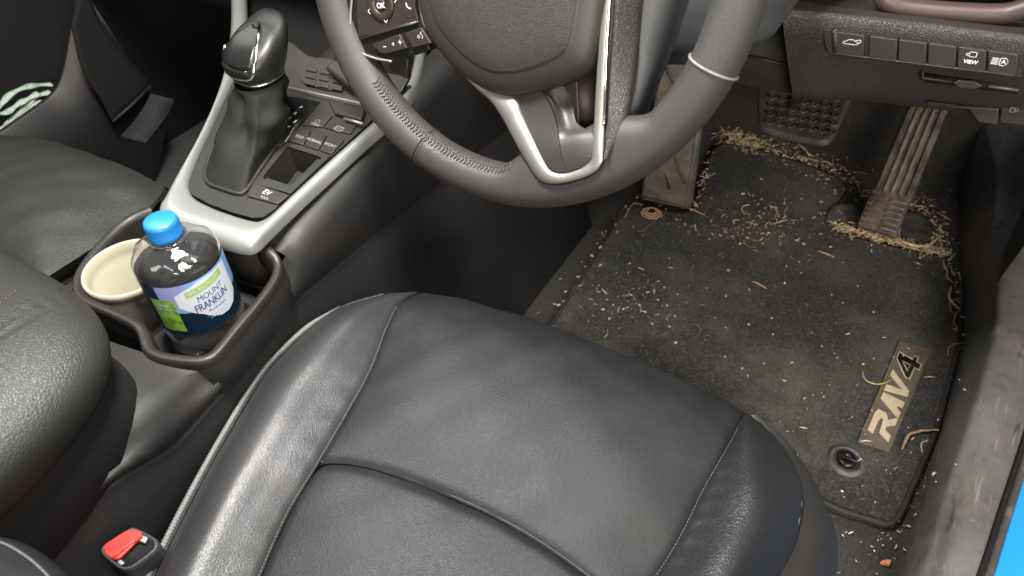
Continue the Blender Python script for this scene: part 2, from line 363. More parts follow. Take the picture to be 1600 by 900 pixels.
# raised heel pocket edge round the pedal base is a rubber cup
# =================================================================== PEDALS
def quad_slab(name, q, thick, m_, parent, bev=.003, nrm=None):
    q = [np.array(p) for p in q]
    if nrm is None: nrm = np.cross(q[1] - q[0], q[2] - q[0]); nrm /= np.linalg.norm(nrm); nrm = nrm if nrm @ (CAM - q[0]) > 0 else -nrm
    return MB().prism([p - nrm * thick for p in q], nrm, thick).build(name, M[m_], parent, bevel=bev), nrm
ap = thing('accelerator_pedal', 'long ribbed accelerator pedal standing on the floor at the right', 'pedal', (.588, 1.146, 0))
px0 = .588
bl, br, tr, tl = Y(1338, 352, 1.135), Y(1400, 372, 1.128), Y(1484, 165, 1.315), Y(1419, 160, 1.315)
_, an = quad_slab('pedal_body', [bl, br, tr, tl], .014, 'rubber', ap, .005)
def aq(u, v, h=0): return (1 - v) * ((1 - u) * bl + u * br) + v * ((1 - u) * tl + u * tr) + an * h
for k in range(5):
    u = .12 + k * .19
    MB().tube([aq(u, t, .0012) for t in np.linspace(.30, .97, 10)], .0036, 8).build('rib', M['rubber_pale' if k in (1, 2, 3) else 'rubber'], ap)  # middle ribs get the paler colour for their highlights
for k in range(6):
    v = .04 + k * .042
    for a, b in ((.08, .42), (.52, .93)):
        MB().tube([aq(t, v, .001) for t in np.linspace(a, b, 5)], .0022, 6).build('tread_bar', M['rubber_pale' if a > .5 else 'rubber'], ap)
base = thing('pedal_mount', 'black moulded mount round the foot of the accelerator pedal', 'pedal mount', (.59, 1.12, 0))
def blob(cx, cy, z0, rx, ry, h, n=32, rot=0):
    mb = MB(); g = []
    for s, hh in ((1, 0), (.98, .45), (.93, .8), (.8, .98), (.55, 1.0), (.5, .97), (.2, 1.0), (.0, 1.0)):
        g.append([(cx + math.cos(rot) * rx * s * math.cos(t) - math.sin(rot) * ry * s * math.sin(t), cy + math.sin(rot) * rx * s * math.cos(t) + math.cos(rot) * ry * s * math.sin(t), z0 + h * hh) for t in np.linspace(0, 2 * math.pi, n, endpoint=False)])
    return mb.grid(np.array(g), closed_u=True)
p = Z(1320, 335, .02); blob(p[0], p[1], 0, .032, .048, .018).build('mount_boss', M['rubber_dark'], base)
p = Z(1430, 348, .02); blob(p[0], p[1], 0, .034, .046, .016).build('mount_boss', M['rubber_dark'], base)
p = Z(1372, 352, .02); MB().box((p[0] - .03, p[1] - .02, 0), (p[0] + .03, p[1] + .05, .02)).build('mount_plate', M['rubber_dark'], base, bevel=.004)

bp_ = thing('brake_pedal', 'wide brake pedal with chevron tread hanging below the dashboard', 'pedal', (.42, 1.1, 0))
q = [Y(1184, 130, 1.15), Y(1184, 182, 1.06), Y(1198, 205, 1.03), Y(1272, 222, 1.005), Y(1296, 216, 1.01), Y(1310, 192, 1.045), Y(1338, 130, 1.15)]
q = catmull(q, 40)
q = np.vstack([q, [Y(1260, 100, 1.19)]])
bn = np.cross(Y(1296, 216, 1.01) - Y(1184, 182, 1.06), Y(1338, 130, 1.15) - Y(1184, 182, 1.06)); bn /= np.linalg.norm(bn)
if bn @ (CAM - q[0]) < 0: bn = -bn
p0 = np.array(q[10]); q = [np.array(v_) - bn * ((np.array(v_) - p0) @ bn) for v_ in q]
MB().prism([v_ - bn * .012 for v_ in q], bn, .012).build('pedal_pad', M['rubber_dark'], bp_, bevel=.004)
pd = bn @ p0
for r in range(6):
    for c in range(7):
        a = plane(1202 + c * 16.5 + r * 1.5, 196 - r * 13 + c * 2.6, bn, pd); 
        l = plane(1195 + c * 16.5 + r * 1.5, 187 - r * 13 + c * 2.6, bn, pd); rr_ = plane(1210 + c * 16.5 + r * 1.5, 190 - r * 13 + c * 2.6, bn, pd)
        MB().tube([l + bn * .0004, a + bn * .0006, rr_ + bn * .0004], .0016, 5).build('tread_chevron', M['rubber_dark'], bp_)
MB().tube([np.array(q[30]) * .4 + np.array(q[5]) * .6 - bn * .01, np.array([.42, 1.30, .45])], .010, 8).build('pedal_arm', M['black'], bp_)

fr = thing('footrest', 'dusty grey footrest pad left of the pedals beside the mat', 'footrest', (.21, 1.05, 0))
a, b, c, d = Z(1000, 312, .02), Z(1078, 329, .02), X(1112, 80, .255), X(1035, 60, .165)
ob, fnn = quad_slab('pad', [a, b, c, d], .03, 'rubber_pale', fr, .006)
def fq(u, v, h): return (1 - v) * ((1 - u) * a + u * b) + v * ((1 - u) * d + u * c) + fnn * h
for (u0, v0, u1, v1) in ((.15, .42, .55, .12), (.55, .34, .85, .18), (.15, .62, .5, .5), (.55, .62, .85, .5), (.15, .85, .5, .72), (.55, .85, .85, .72)):
    MB().tube([fq(u0, v0, .001), fq(u1, v1, .001)], .0035, 6).build('grip_ridge', M['rubber'], fr)
MB().tube([fq(t, v_, .001) for t, v_ in ((.06, .02), (.94, .02), (.94, .98))], .004, 6).build('raised_edge', M['rubber_pale'], fr)

# =================================================================== CONSOLE
con = thing('center_console', 'black centre console with gear deck, cup holders and pale trim', 'console', (0, .2, 0))
ysta = np.r_[np.linspace(-.40, .168, 40), np.linspace(.171, .195, 9), np.linspace(.2, .324, 20), np.linspace(.326, .95, 40)]
def side_x(y, k):   # outline of the right flank at level k
    top = np.interp(y, [-.4, .05, .14, .19, .25, .32, .5, .95], [.129, .129, .125, .119, .109, .096, .087, .085])
    return top
def seam_z(y): return np.interp(y, [-.4, .084, .130, .142, .30, .40, .60, .95], [.384, .384, .364, .361, .362, .350, .33, .30])
def edge_z(y): return np.interp(y, [-.4, .14, .2, .31, .345, .5, .8, .95], [.408, .404, .386, .396, .412, .44, .50, .52])
up = []; lo = []
for y in ysta:
    x = side_x(y, 0); ze = edge_z(y); zs = seam_z(y)
    kk = min(1, max(0, (y - .168) / .022)); w0, w1 = ((x * (1 - kk) + .008 * kk, .022 * (1 - kk) + .008 * kk) if y < .325 else (.035, .022))
    up.append([(x - w0, y, ze + .001), (x - w1, y, ze + .001), (x - min(w1 - .001, .012), y, ze - .001), (x - .004, y, ze - .007), (x, y, ze - .016), (x + .003, y, (ze + zs) / 2), (x + .005, y, zs + .0035), (x + .003, y, zs + .0012), (x - .008, y, zs - .0005)])
    lo.append([(x - .008, y, zs - .0004), (x + .0015, y, zs - .0022), (x + .0035, y, zs - .005), (x + .009, y, zs - .10), (x + .02, y, zs - .22), (x + .045, y, .0)])
up = np.array(up); lo = np.array(lo)
MB().grid(up).build('shoulder_panel', M['side'], con)
MB().grid(lo).build('side_panel', M['flank'], con)
mir = lambda g_: g_ * np.array([-1, 1, 1])
MB().grid(mir(up)).build('shoulder_panel', M['side'], con); MB().grid(mir(lo)).build('side_panel', M['side'], con)
# carpet fillet between console and floor: vertical seam line of the front tunnel panel
# cup holder rim
rim_px = [(404, 380, .412), (424, 394, .410), (432, 410, .405), (428, 432, .403), (408, 462, .402), (372, 505, .401), (338, 546, .400), (322, 557, .400), (300, 560, .400), (262, 556, .400), (240, 549, .400),
          (229, 538, .400), (222, 516, .400), (212, 504, .401), (190, 492, .401), (168, 482, .402), (140, 470, .402), (122, 455, .402), (122, 430, .402), (140, 400, .403), (170, 366, .404), (200, 340, .406), (235, 324, .408)]
rim = np.array([Z(*q) for q in rim_px]); rim = catmull(rim, 120)
g = []
cen = np.array([.01, .25, .40])
for i, p in enumerate(rim):
    t = rim[min(i + 1, 119)] - rim[max(i - 1, 0)]; t /= np.linalg.norm(t); o_ = np.cross((0, 0, 1), t); 
    if o_ @ (p - cen) < 0: o_ = -o_
    g.append([p + o_ * .0056 + np.array([0, 0, -.010]), p + o_ * .0052 + np.array([0, 0, -.0035]), p + o_ * .0042 + np.array([0, 0, -.0006]), p + o_ * .003 + np.array([0, 0, .0004]), p, p - o_ * .003 + np.array([0, 0, -.0004]), p - o_ * .0048 + np.array([0, 0, -.006]), p - o_ * .005 + np.array([0, 0, -.045]), p - o_ * .004 + np.array([0, 0, -.09])])
MB().grid(np.array(g)).build('cup_holder_rim', M['brown'], con)
g = np.array([[q_[0] + np.array([0, 0, .001]), q_[0] + (q_[0] - q_[4]) * np.array([.25, .25, 0]) + np.array([0, 0, -.008]), q_[0] + (q_[0] - q_[4]) * np.array([.7, .7, 0]) + np.array([0, 0, -.030]), q_[0] + np.array([0, 0, -.034])] for q_ in g])
MB().grid(g).build('rim_skirt', M['plastic'], con)
# well block with two round wells
def well(cx, cy, r, z0, z1):
    return MB().lathe([(r + .012, z1), (r + .002, z1 + .0005), (r, z1 - .003), (r - .003, z0 + .004), (r - .006, z0), (0, z0)], (cx, cy, 0), 48)
well(.050, .245, .043, .315, .352).build('cup_well', M['side'], con)
well(-.037, .240, .043, .315, .352).build('cup_well', M['side'], con)
MB().box((-.10, .16, .29), (.10, .34, .330)).build('tray_floor', M['black'], con)
tc_ = Z(298, 528, .352)
MB().box((tc_[0] - .014, tc_[1] - .004, .335), (tc_[0] + .014, tc_[1] + .004, .348)).build('retaining_tab', M['chrome'], con, bevel=.002)
# deck plate, trim
inner = [(383, -30), (384, 30), (381, 70), (372, 105), (352, 152), (330, 200), (310, 242), (297, 275), (294, 292), (303, 310), (330, 325), (365, 338), (398, 347), (414, 346), (432, 334), (470, 298), (520, 252), (570, 207), (612, 167), (635, 135), (646, 100), (650, 60), (650, 0), (645, -30)]
def deck_off(px_, py_): return 0
innw = catmull([P(a, b, .004) for a, b in inner], 150)
def raise_(p):      # front of the trim climbs toward the dashboard
    p = np.array(p, float); d = max(0, p[1] - .52); p[2] += d * d * 1.6; return p
def holed(name, outer_, holes, n, h, m_, par):
    from mathutils.geometry import tessellate_polygon
    loops = [[Vector(q_) for q_ in outer_]] + [[Vector(q_) for q_ in hl] for hl in holes]
    tri = tessellate_polygon(loops); allv = [np.array(q_) for l in loops for q_ in l]; mb = MB()
    mb.add([q_ + np.array(n) * h for q_ in allv], [t_ for t_ in tri])
    for l in loops:
        l = [np.array(q_) for q_ in l]
        for i in range(len(l)):
            j = (i + 1) % len(l); mb.add([l[i], l[j], l[j] + np.array(n) * h, l[i] + np.array(n) * h], [(0, 1, 2, 3)])
    return mb.build(name, m_, par, smooth=False)
C5 = lambda x_, y_: (400 + x_ / 5, 150 + y_ / 5)
hole = [C5(250, 405), C5(480, 478), C5(512, 492), C5(510, 510), C5(300, 722), C5(280, 732), C5(75, 665), C5(60, 650), C5(70, 630)]
deck_px = [(368, 112), (352, 152), (330, 200), (310, 242), (297, 275), (294, 292), (303, 310), (330, 325), (365, 338), (398, 347), (414, 346), (432, 334), (470, 298), (520, 252), (570, 207), (612, 167), (640, 132), (570, 150), (500, 138), (440, 118), (400, 100)]
MB().prism([P(a, b, -.030) for a, b in inner], PNU, .004).build('phone_tray', M['black'], con)
holed('deck_plate', [P(a, b, -.004) for a, b in deck_px], [[P(a, b, -.004) for a, b in hole]], PNU, .006, M['deck'], con)
outer = [(360, -30), (362, 25), (358, 75), (348, 125), (332, 175), (308, 228), (280, 278), (258, 318), (249, 334), (262, 352), (300, 366), (345, 380), (378, 388), (398, 385), (420, 364), (470, 316), (520, 270), (575, 220), (622, 178), (646, 145), (659, 110), (664, 70), (664, 10), (660, -30)]
i3 = catmull([P(a, b, .003) for a, b in inner], 220); o3 = catmull([P(a, b, .004) for a, b in outer], 220)
g = []
for i in range(220):
    a, b = i3[i], o3[i]; e = (b - a); 
    if np.linalg.norm(e) < 1e-6: e = np.array([1e-4, 0, 0])
    wdt = np.linalg.norm(e); e /= wdt; n = PNU
    g.append([a - n * .006, a + n * .0005, a + e * min(.004, wdt * .3) + n * .0045, a + e * wdt * .5 + n * .0065, b - e * min(.005, wdt * .25) + n * .0055, b + n * .001, b + e * .001 - n * .008])
MB().grid(np.array(g)).build('pale_trim', M['trim'], con)
# lip below the trim toward the cup holders
lipo = catmull([P(a, b, -.004) for a, b in [(249, 334), (262, 352), (300, 366), (345, 380), (378, 388), (402, 383)]], 40)
g = np.array([[p, p + np.array([0, -.004, -.012]), p + np.array([0, -.003, -.022]), p + np.array([0, .01, -.06])] for p in lipo])
MB().grid(g).build('trim_skirt', M['plastic'], con)

# deck buttons
def btn(quad, name='button', m_='btn', h=.0022, base=.0022, bev=.0009, par=None):
    return MB().prism([P(a, b, base) for a, b in quad], PNU, h).build(name, M[m_], par or con, bevel=bev)
def pfn(px_, py_, off, rx=(1, 0, 0), ang=0):
    o_ = P(px_, py_, off); r = np.array([math.cos(ang), math.sin(ang), 0]); u = np.array([-math.sin(ang), math.cos(ang), .13]); return frame_fn(o_, r, u)
C5 = lambda x_, y_: (400 + x_ / 5, 150 + y_ / 5)
b1 = btn([C5(455, 145), C5(604, 163), C5(522, 252), C5(360, 236)])
b2 = btn([C5(614, 166), C5(795, 226), C5(742, 306), C5(532, 256)])
r2 = [[C5(345, 256), C5(433, 281), C5(372, 392), C5(242, 356)], [C5(441, 283), C5(556, 318), C5(489, 430), C5(380, 395)], [C5(564, 320), C5(692, 356), C5(592, 463), C5(497, 433)]]
bs = [btn(q_) for q_ in r2]
ev = btn([(397, 287), (453, 307), (435, 321), (386, 308)])
for par, (cx, cy), s_, sz in ((bs[0], C5(340, 318), 'ECO', .0050), (bs[1], C5(455, 350), 'NORMAL', .0050), (bs[2], C5(578, 383), 'SPORT', .0050), (b1, C5(462, 222), 'HOLD', .0042), (ev, (417, 301), 'EV', .0085), (ev, (413, 309), 'MODE', .0035)):
    mb = MB(); text_on(mb, s_, sz, pfn(cx, cy, .0047), bold=.00008); mb.build('lettering', M['mark' if s_ == 'EV' else 'mark_dim'], par, smooth=False)
mb = MB(); fn = pfn(*C5(648, 255), .0047); stroke(mb, arc(0, 0, .0036, 0, 360), .0007, fn); stroke(mb, [(0, .002), (0, -.001)], .0008, fn); stroke(mb, arc(0, 0, .0052, 130, 230, 8), .0006, fn); stroke(mb, arc(0, 0, .0052, -50, 50, 8), .0006, fn)
mb.build('parking_brake_symbol', M['mark_dim'], b2, smooth=False)
mb = MB(); fn = pfn(*C5(478, 198), .0047); stroke(mb, arc(0, 0, .0026, 0, 360), .0006, fn); mb.build('hold_symbol', M['mark_dim'], b1, smooth=False)
# parking brake paddle
pq = [C5(570, 55), C5(860, 120), C5(830, 215), C5(620, 155)]
MB().prism([P(*q_, .003) for q_ in pq], PNU, .005).build('brake_lever', M['btn'], con, bevel=.002)
MB().tube([P(*C5(690, 178), .008), P(*C5(832, 214), .008)], .0018, 8).build('chrome_edge', M['silver'], con)
# coin pocket: frame, walls, floor
outq = [C5(228, 368), C5(585, 478), C5(275, 775), C5(-18, 690)]
holed('pocket_frame', [P(*q_, .0022) for q_ in outq], [[P(*q_, .0022) for q_ in hole]], PNU, .0022, M['deck'], con)
mb = MB(); h3 = [P(*q_, .0042) for q_ in hole]; bt = [q_ * .94 + np.mean(h3, 0) * .06 - PNU * .030 for q_ in h3]
mb.grid(np.array([h3, bt]), closed_u=True); mb.fan(np.array(bt)); mb.build('pocket_liner', M['side'], con, smooth=False)

# shift gate
gate = [P(a, b, .0022) for a, b in [(452, 152), (500, 160), (444, 228), (425, 232)]]
gt = MB().prism(gate, PNU, .0012).build('shift_gate', M['gloss'], con)
mb = MB()
for (a, b, s_) in ((470, 168, 'P'), (461, 177, 'R'), (452, 184, 'N'), (442, 193, 'D'), (461, 190, 'S'), (451, 198, '+')):
    text_on(mb, s_, .006, pfn(a, b, .0042), bold=.0002)
mb.build('lettering', M['mark'], gt, smooth=False)
# upper tray of the console, rising toward the dashboard
TN = np.array([0, -.62, 1.]); TN /= np.linalg.norm(TN); tq = P(560, 165, .004)
def T(px_, py_, off=0): return plane(px_, py_, TN, TN @ tq + off)
tray = [T(a, b) for a, b in [(440, 60), (455, 66), (480, 86), (540, 100), (600, 112), (640, 120), (612, 168), (570, 163), (500, 148), (440, 134)]]
tp = MB().prism([q_ - TN * .004 for q_ in tray], TN, .004).build('tray_panel', M['brown'], con, bevel=.001)
MB().tube([T(438, 134, .001), T(500, 148, .001), T(570, 163, .001), T(612, 170, .001)], .0018, 8).build('silver_edge', M['silver'], tp)
MB().tube([T(438, 139, -.001), T(500, 153, -.001), T(570, 168, -.001), T(606, 177, -.001)], .0032, 8).build('lower_edge', M['plastic'], tp)
pad = catmull([T(a, b, .0005) for a, b in [(468, 118), (474, 100), (490, 92), (520, 94), (548, 104), (545, 130), (520, 142), (490, 136), (474, 130)]], 40, closed=True)
MB().prism(pad, TN, .002).build('keypad', M['btn'], tp, bevel=.0006)
for r in range(3):
    for c in range(3):
        a, b = 480 + c * 21 - r * 1, 104 + c * 4 + r * 10.5
        MB().prism([T(a, b, .0026), T(a + 16, b + 3, .0026), T(a + 14, b + 10, .0026), T(a - 2, b + 7, .0026)], TN, .0018).build('keypad_key', M['deck'], tp, bevel=.0006)
MB().prism([T(a, b, .003) for a, b in [(516, 116), (530, 102), (560, 108), (592, 128), (580, 150), (548, 142)]], TN, .014).build('tray_block', M['plastic'], con, bevel=.004)
# phone tray recess behind
MB().box((-.15, .78, .30), (.075, .95, .60)).build('tray_back', M['black'], con, bevel=.004)

# =================================================================== GEAR LEVER
gl = thing('gear_lever', 'black gear lever with glossy knob and wrinkled leather gaiter', 'gear lever', (-.03, .40, .43))
bpx = [(322, 262), (324, 284), (345, 294), (372, 302), (384, 298), (404, 268), (424, 238), (440, 212), (452, 172), (446, 150), (420, 140), (385, 142), (360, 165), (340, 215)]
br_ = catmull([P(a, b, .004) for a, b in bpx], 72, closed=True)
kb = np.array([-.022, .415, .505])
top = plane(406, 122, (0, 0, 1), kb[2]); kb = top
sh_ = kb - np.mean(br_, 0)
rings = []
th0 = [math.atan2(*(q_ - np.mean(br_, 0))[[1, 0]]) for q_ in br_]
for v_ in np.linspace(0, 1, 40):
    k = 0 if v_ < .03 else 1
    e = v_ ** .9; ring = []
    for i, q_ in enumerate(br_):
        t = th0[i]; tgt = kb + np.array([math.cos(t) * .0225, math.sin(t) * .027, 0])
        inn = (1 - (1 - e) ** 1.5)
        xy = q_[:2] * (1 - inn) + tgt[:2] * inn; z_ = q_[2] * (1 - e) + kb[2] * e
        fold = math.sin(math.pi * min(1, e * 1.05)) * (.0085 * (abs(math.sin(1.5 * t + 1.6 * e + .9)) * 2 - 1.1) + .0022 * math.sin(5 * t - 6 * e) + .0016 * math.sin(16 * e + 2 * t))
        d = xy - (np.mean(br_, 0)[:2] * (1 - inn) + kb[:2] * inn); d = d / (np.linalg.norm(d) + 1e-6)
        ring.append([*(xy + d * fold), z_])
    rings.append(ring)
MB().grid(np.array(rings), closed_u=True).build('gaiter', M['boot'], gl)
MB().tube(br_, .0022, 8, closed=True).build('gaiter_frame', M['deck'], gl)
# knob : rings of rounded rectangles swept up
kc = kb.copy(); A = np.array([1, 0, 0.]); B = np.array([0, 1, 0.])
def rr(cx, cy, z_, ax_, by, e=2.6, n=56, dz=0):
    o = []
    for t in np.linspace(0, 2 * math.pi, n, endpoint=False):
        c_, s_ = math.cos(t), math.sin(t); o.append([cx + ax_ * math.copysign(abs(c_) ** (2 / e), c_), cy + by * math.copysign(abs(s_) ** (2 / e), s_), z_ + dz * s_])
    return o
KS = .69
K = [(0, 0, -.004, .019, .022, 0), (0, 0, .002, .0205, .0235, 0), (0, .001, .012, .0245, .028, .002), (0, .003, .026, .0275, .033, .004), (0, .006, .040, .0285, .036, .007), (0, .010, .052, .0275, .036, .010), (0, .014, .061, .0245, .032, .011), (0, .017, .067, .019, .025, .010), (0, .019, .0705, .010, .013, .006), (0, .019, .0715, .001, .001, 0)]
K = [(a_ + c_ * -.02, b_ * 1.0, c_ * KS, d_ * .98, e_ * .86, f_ * .9) for a_, b_, c_, d_, e_, f_ in K]
Kd = catmull([list(k_) for k_ in K], 40)
g = np.array([rr(kc[0] + k_[0], kc[1] + k_[1], kc[2] + k_[2], max(.0005, k_[3]), max(.0005, k_[4]), dz=k_[5]) for k_ in Kd])
KC = kc
knob = MB().grid(g, closed_u=True).build('knob', M['knob'], gl)
# gloss cap on the face toward the driver, silver frame around it : sample the knob surface by angle and height
def ks(t, k_):     # surface point of the knob at angle t (degrees) and ring k_, pushed out
    i = k_; i0 = int(min(38, max(0, math.floor(i)))); f_ = i - i0; j = (t % 360) / 360 * 56; j0 = int(j) % 56; fj = j - int(j)
    a_ = g[i0, j0] * (1 - fj) + g[i0, (j0 + 1) % 56] * fj; b_ = g[i0 + 1, j0] * (1 - fj) + g[i0 + 1, (j0 + 1) % 56] * fj
    return a_ * (1 - f_) + b_ * f_
def kpush(p_, h): c_ = KC + np.array([0, .006, .026]); d = p_ - c_; return p_ + d / np.linalg.norm(d) * h
def kpatch(t0, t1, k0, k1, h, name, m_, par, nt=20, nk=16):
    gg = np.array([[kpush(ks(t, k_), h * (1 if (0 < a_ < nt - 1 and 0 < b_ < nk - 1) else -.6)) for a_, t in enumerate(np.linspace(t0, t1, nt))] for b_, k_ in enumerate(np.linspace(k0, k1, nk))])
    return MB().grid(gg).build(name, M[m_], par)
kpatch(214, 308, 15, 37, .0018, 'gloss_face', 'gloss', knob)
kpatch(228, 296, 11.5, 15, .0026, 'release_button', 'gloss', knob)
MB().tube([kpush(ks(t, k_), .0012) for t, k_ in [(311, 37), (312, 30), (312, 22), (310, 14), (302, 10.5), (290, 9.4), (262, 9), (236, 9.4), (222, 10.5), (214, 14), (212, 18), (212, 20)]], .0017, 8).build('silver_frame', M['chrome'], knob)
MB().tube([kpush(ks(t, 4), .0006) for t in np.linspace(0, 355, 60)], .0010, 6, closed=True).build('collar_ring', M['chrome'], knob)

# =================================================================== ARMREST LID
al = thing('armrest', 'padded black leather armrest lid with twin seam behind the cup holders', 'armrest', (0, 0, .42))
def pillow(cx, cy, ax_, by, z0, z1, e=4.2, nt=140, nk=70, crown=.010, fn=None):
    gg = []
    for k_ in range(nk):
        s = k_ / (nk - 1); ring = []
        for t in np.linspace(0, 2 * math.pi, nt, endpoint=False):
            c_, s_ = math.cos(t), math.sin(t)
            ex, ey = math.copysign(abs(c_) ** (2 / e), c_), math.copysign(abs(s_) ** (2 / e), s_)
            if s < .35: q_ = s / .35; rr__ = 1 - .12 * (1 - q_) ** 2; z_ = z0 + (z1 - z0) * .45 * q_
            else:
                q_ = (s - .35) / .65; a_ = q_ * math.pi / 2; rr__ = (math.cos(a_) ** .62); z_ = z0 + (z1 - z0) * (.45 + .55 * math.sin(a_) ** .9)
            x_ = cx + ax_ * ex * rr__; y_ = cy + by * ey * rr__
            p_ = np.array([x_, y_, z_]); ring.append(fn(p_) if fn else p_)
        gg.append(ring)
    return np.array(gg)
def lidf(p_):
    x_, y_, z_ = p_; y_ += -.10 * max(0, x_ - .02) ** 1 * 1.2 if y_ > 0 else 0
    if z_ > .466:
        for k_ in (0, 1):
            d = abs(x_ - (.062 + k_ * .009 + .25 * max(0, y_ - .02) ** 2 * -4)); z_ -= .0016 * math.exp(-(d / .0018) ** 2)
    return np.array([x_, y_, z_])
pg_ = pillow(.0, -.10, .147, .268, .425, .507, nt=260, nk=90, fn=lidf)
MB().grid(pg_, closed_u=True).build('lid_cushion', M['lid'], al)
MB().grid(pillow(.0, -.10, .140, .260, .34, .47), closed_u=True).build('lid_base', M['black'], al)
for x9 in (.0595, .0735):
    mb = MB()
    for y9 in np.arange(-.12, .13, .0042):
        xx = x9 - max(0, y9 - .02) ** 2; mb.tube([(xx, y9, .5068), (xx, y9 + .0024, .5068)], .0005, 5)
    kind(mb.build('lid_stitching', M['thread_dark'], al), 'stuff')

# =================================================================== DRIVER SEAT
ds = thing('driver_seat', 'black leather driver seat with pale-lit bolsters and seams, seen from above', 'seat', (.36, .15, .1))
N_ = 90
LS = [(655, 456, .333), (625, 457, .333), (600, 460, .333), (540, 478, .333), (490, 510, .336), (450, 545, .338), (410, 590, .338), (355, 680, .336), (300, 780, .333), (240, 900, .330), (195, 1000, .328)]
SA = [(655, 456, .333), (640, 462, .345), (622, 476, .353), (605, 510, .358), (580, 575, .359), (545, 640, .358), (497, 722, .356), (450, 800, .353), (405, 900, .35), (365, 990, .35)]
CR = [(655, 456, .333), (625, 462, .345), (590, 476, .360), (540, 515, .367), (500, 558, .370), (456, 620, .371), (408, 700, .370), (355, 800, .367), (303, 905, .364), (262, 1000, .363)]
SB = [(1166, 643, .333), (1158, 655, .345), (1140, 690, .354), (1100, 760, .358), (1060, 840, .358), (1020, 905, .356), (975, 980, .355)]
CB = [(1166, 643, .333), (1172, 665, .355), (1180, 705, .368), (1186, 760, .376), (1176, 810, .379), (1155, 860, .380), (1125, 920, .380), (1085, 1000, .38)]
RS = [(1168, 644, .333), (1210, 679, .332), (1243, 724, .332), (1257, 775, .333), (1248, 838, .333), (1222, 893, .328), (1185, 955, .32), (1150, 1020, .32)]
wz = lambda L_: [Z(*q_) for q_ in L_]
def front_roll(n, p_, k_=5):   # rows running down the front face
    return [p_ + np.array(d) for d in ((0, .006, -.010), (0, .008, -.030), (0, .004, -.08), (0, -.01, -.18))][::-1]
def tuck(g_, sides, d=.0035, w_=2):
    g_ = g_.copy(); nv, nu = g_.shape[:2]
    for s_ in sides:
        for k_ in range(w_):
            f_ = d * (1 - k_ / w_) ** 1.5
            if s_ == 'l': g_[:, k_, 2] -= f_
            if s_ == 'r': g_[:, nu - 1 - k_, 2] -= f_
            if s_ == 'f': g_[k_, :, 2] -= f_
            if s_ == 'b': g_[nv - 1 - k_, :, 2] -= f_
    return g_
def roll_ext(g_):   # g_[0] is the front row; add rows down the front
    f = g_[0]; mid = [f + np.array(d) for d in ((0, -.012, -.20), (0, .004, -.10), (0, .010, -.045), (0, .0085, -.022), (0, .005, -.009))]
    return np.concatenate([np.array(mid), g_], 0)
# left bolster
a_, b_, c_ = catmull(wz(LS), N_), catmull(wz(CR), N_), catmull(wz(SA), N_)
tt = np.linspace(0, 1, N_)[:, None]; lift = np.clip(tt / .22, 0, 1) ** .7
b_ = np.array([Z(*pix(p_ * .68 + q_ * .32), q_[2] + .0165 * l_) for p_, q_, l_ in zip(a_, c_, lift[:, 0])])
mid_ = b_ * .5 + c_ * .5; mid_[:, 2] += .0014 * lift[:, 0]; mid0 = np.array([Z(*pix(p_ * .62 + q_ * .38), p_[2] * .28 + q_[2] * .72) for p_, q_ in zip(a_, b_)])
lb = loft([a_, mid0, b_, mid_, c_], 44); lb[0] = lb[1] * .5 + lb[0] * .5
def pucker(g_, side, amp=.0007, k_=3):
    g_ = g_.copy(); nv, nu = g_.shape[:2]; rg = np.random.default_rng(len(g_)); ph = np.cumsum(rg.uniform(.5, 1.5, nv))
    for c in range(1, 9):
        col = c if side == 'l' else nu - 1 - c
        g_[:, col, 2] += amp * np.sin(ph * 1.1) * (1 - c / 9) * np.clip(c / 2, 0, 1)
    return g_
def wrinkle(g_, amp=.0007, seed=0):
    x_, y_ = g_[..., 0], g_[..., 1]; g_ = g_.copy()
    g_[..., 2] += amp * (np.sin(x_ * 71 + y_ * 39 + seed) * np.sin(y_ * 57 - x_ * 23 + seed * 2) + .5 * np.sin(x_ * 130 - y_ * 88 + seed)); return g_
MB().grid(pucker(wrinkle(tuck(lb, 'lr', .0028, 2), .00025), 'r', .0005)).build('left_bolster', M['leather_worn_lit'], ds)
# left side drop below the bolster
sd = np.array([[p_, p_ + np.array([.002, 0, -.012]), p_ + np.array([.004, 0, -.05]), p_ + np.array([.012, -.004, -.12]), p_ + np.array([.03, -.01, -.26])] for p_ in a_ + np.array([0, 0, -.0015])])
MB().grid(sd).build('side_cover', M['seat_dark'], ds)
# piping and cord stitches
pp = catmull(wz(LS)[2:], 400)
MB().tube(pp + np.array([-.0002, 0, .0002]), .0014, 8).build('piping', M['leather'], ds)
mb = MB(); cnt = 0
ppd = catmull(wz(LS)[3:], 132)
for i in range(2, 131):
    p_ = ppd[i]; t = ppd[i + 1] - ppd[i - 1]; t /= np.linalg.norm(t); n = np.cross(t, (0, 0, 1)); n /= np.linalg.norm(n)
    if n[0] > 0: n = -n
    s_ = min(1, (i - 2) / 14) * .0021 + .0003
    c0 = p_ + n * .0036 + np.array([0, 0, .0006])
    mb.tube([c0 - t * .0012 + n * s_ * .8, c0 + t * .0000, c0 + t * .0012 - n * s_ * .8], [s_ * .75, s_ * 1.1, s_ * .75], 6)
kind(mb.build('cord_stitching', M['thread'], ds), 'stuff')
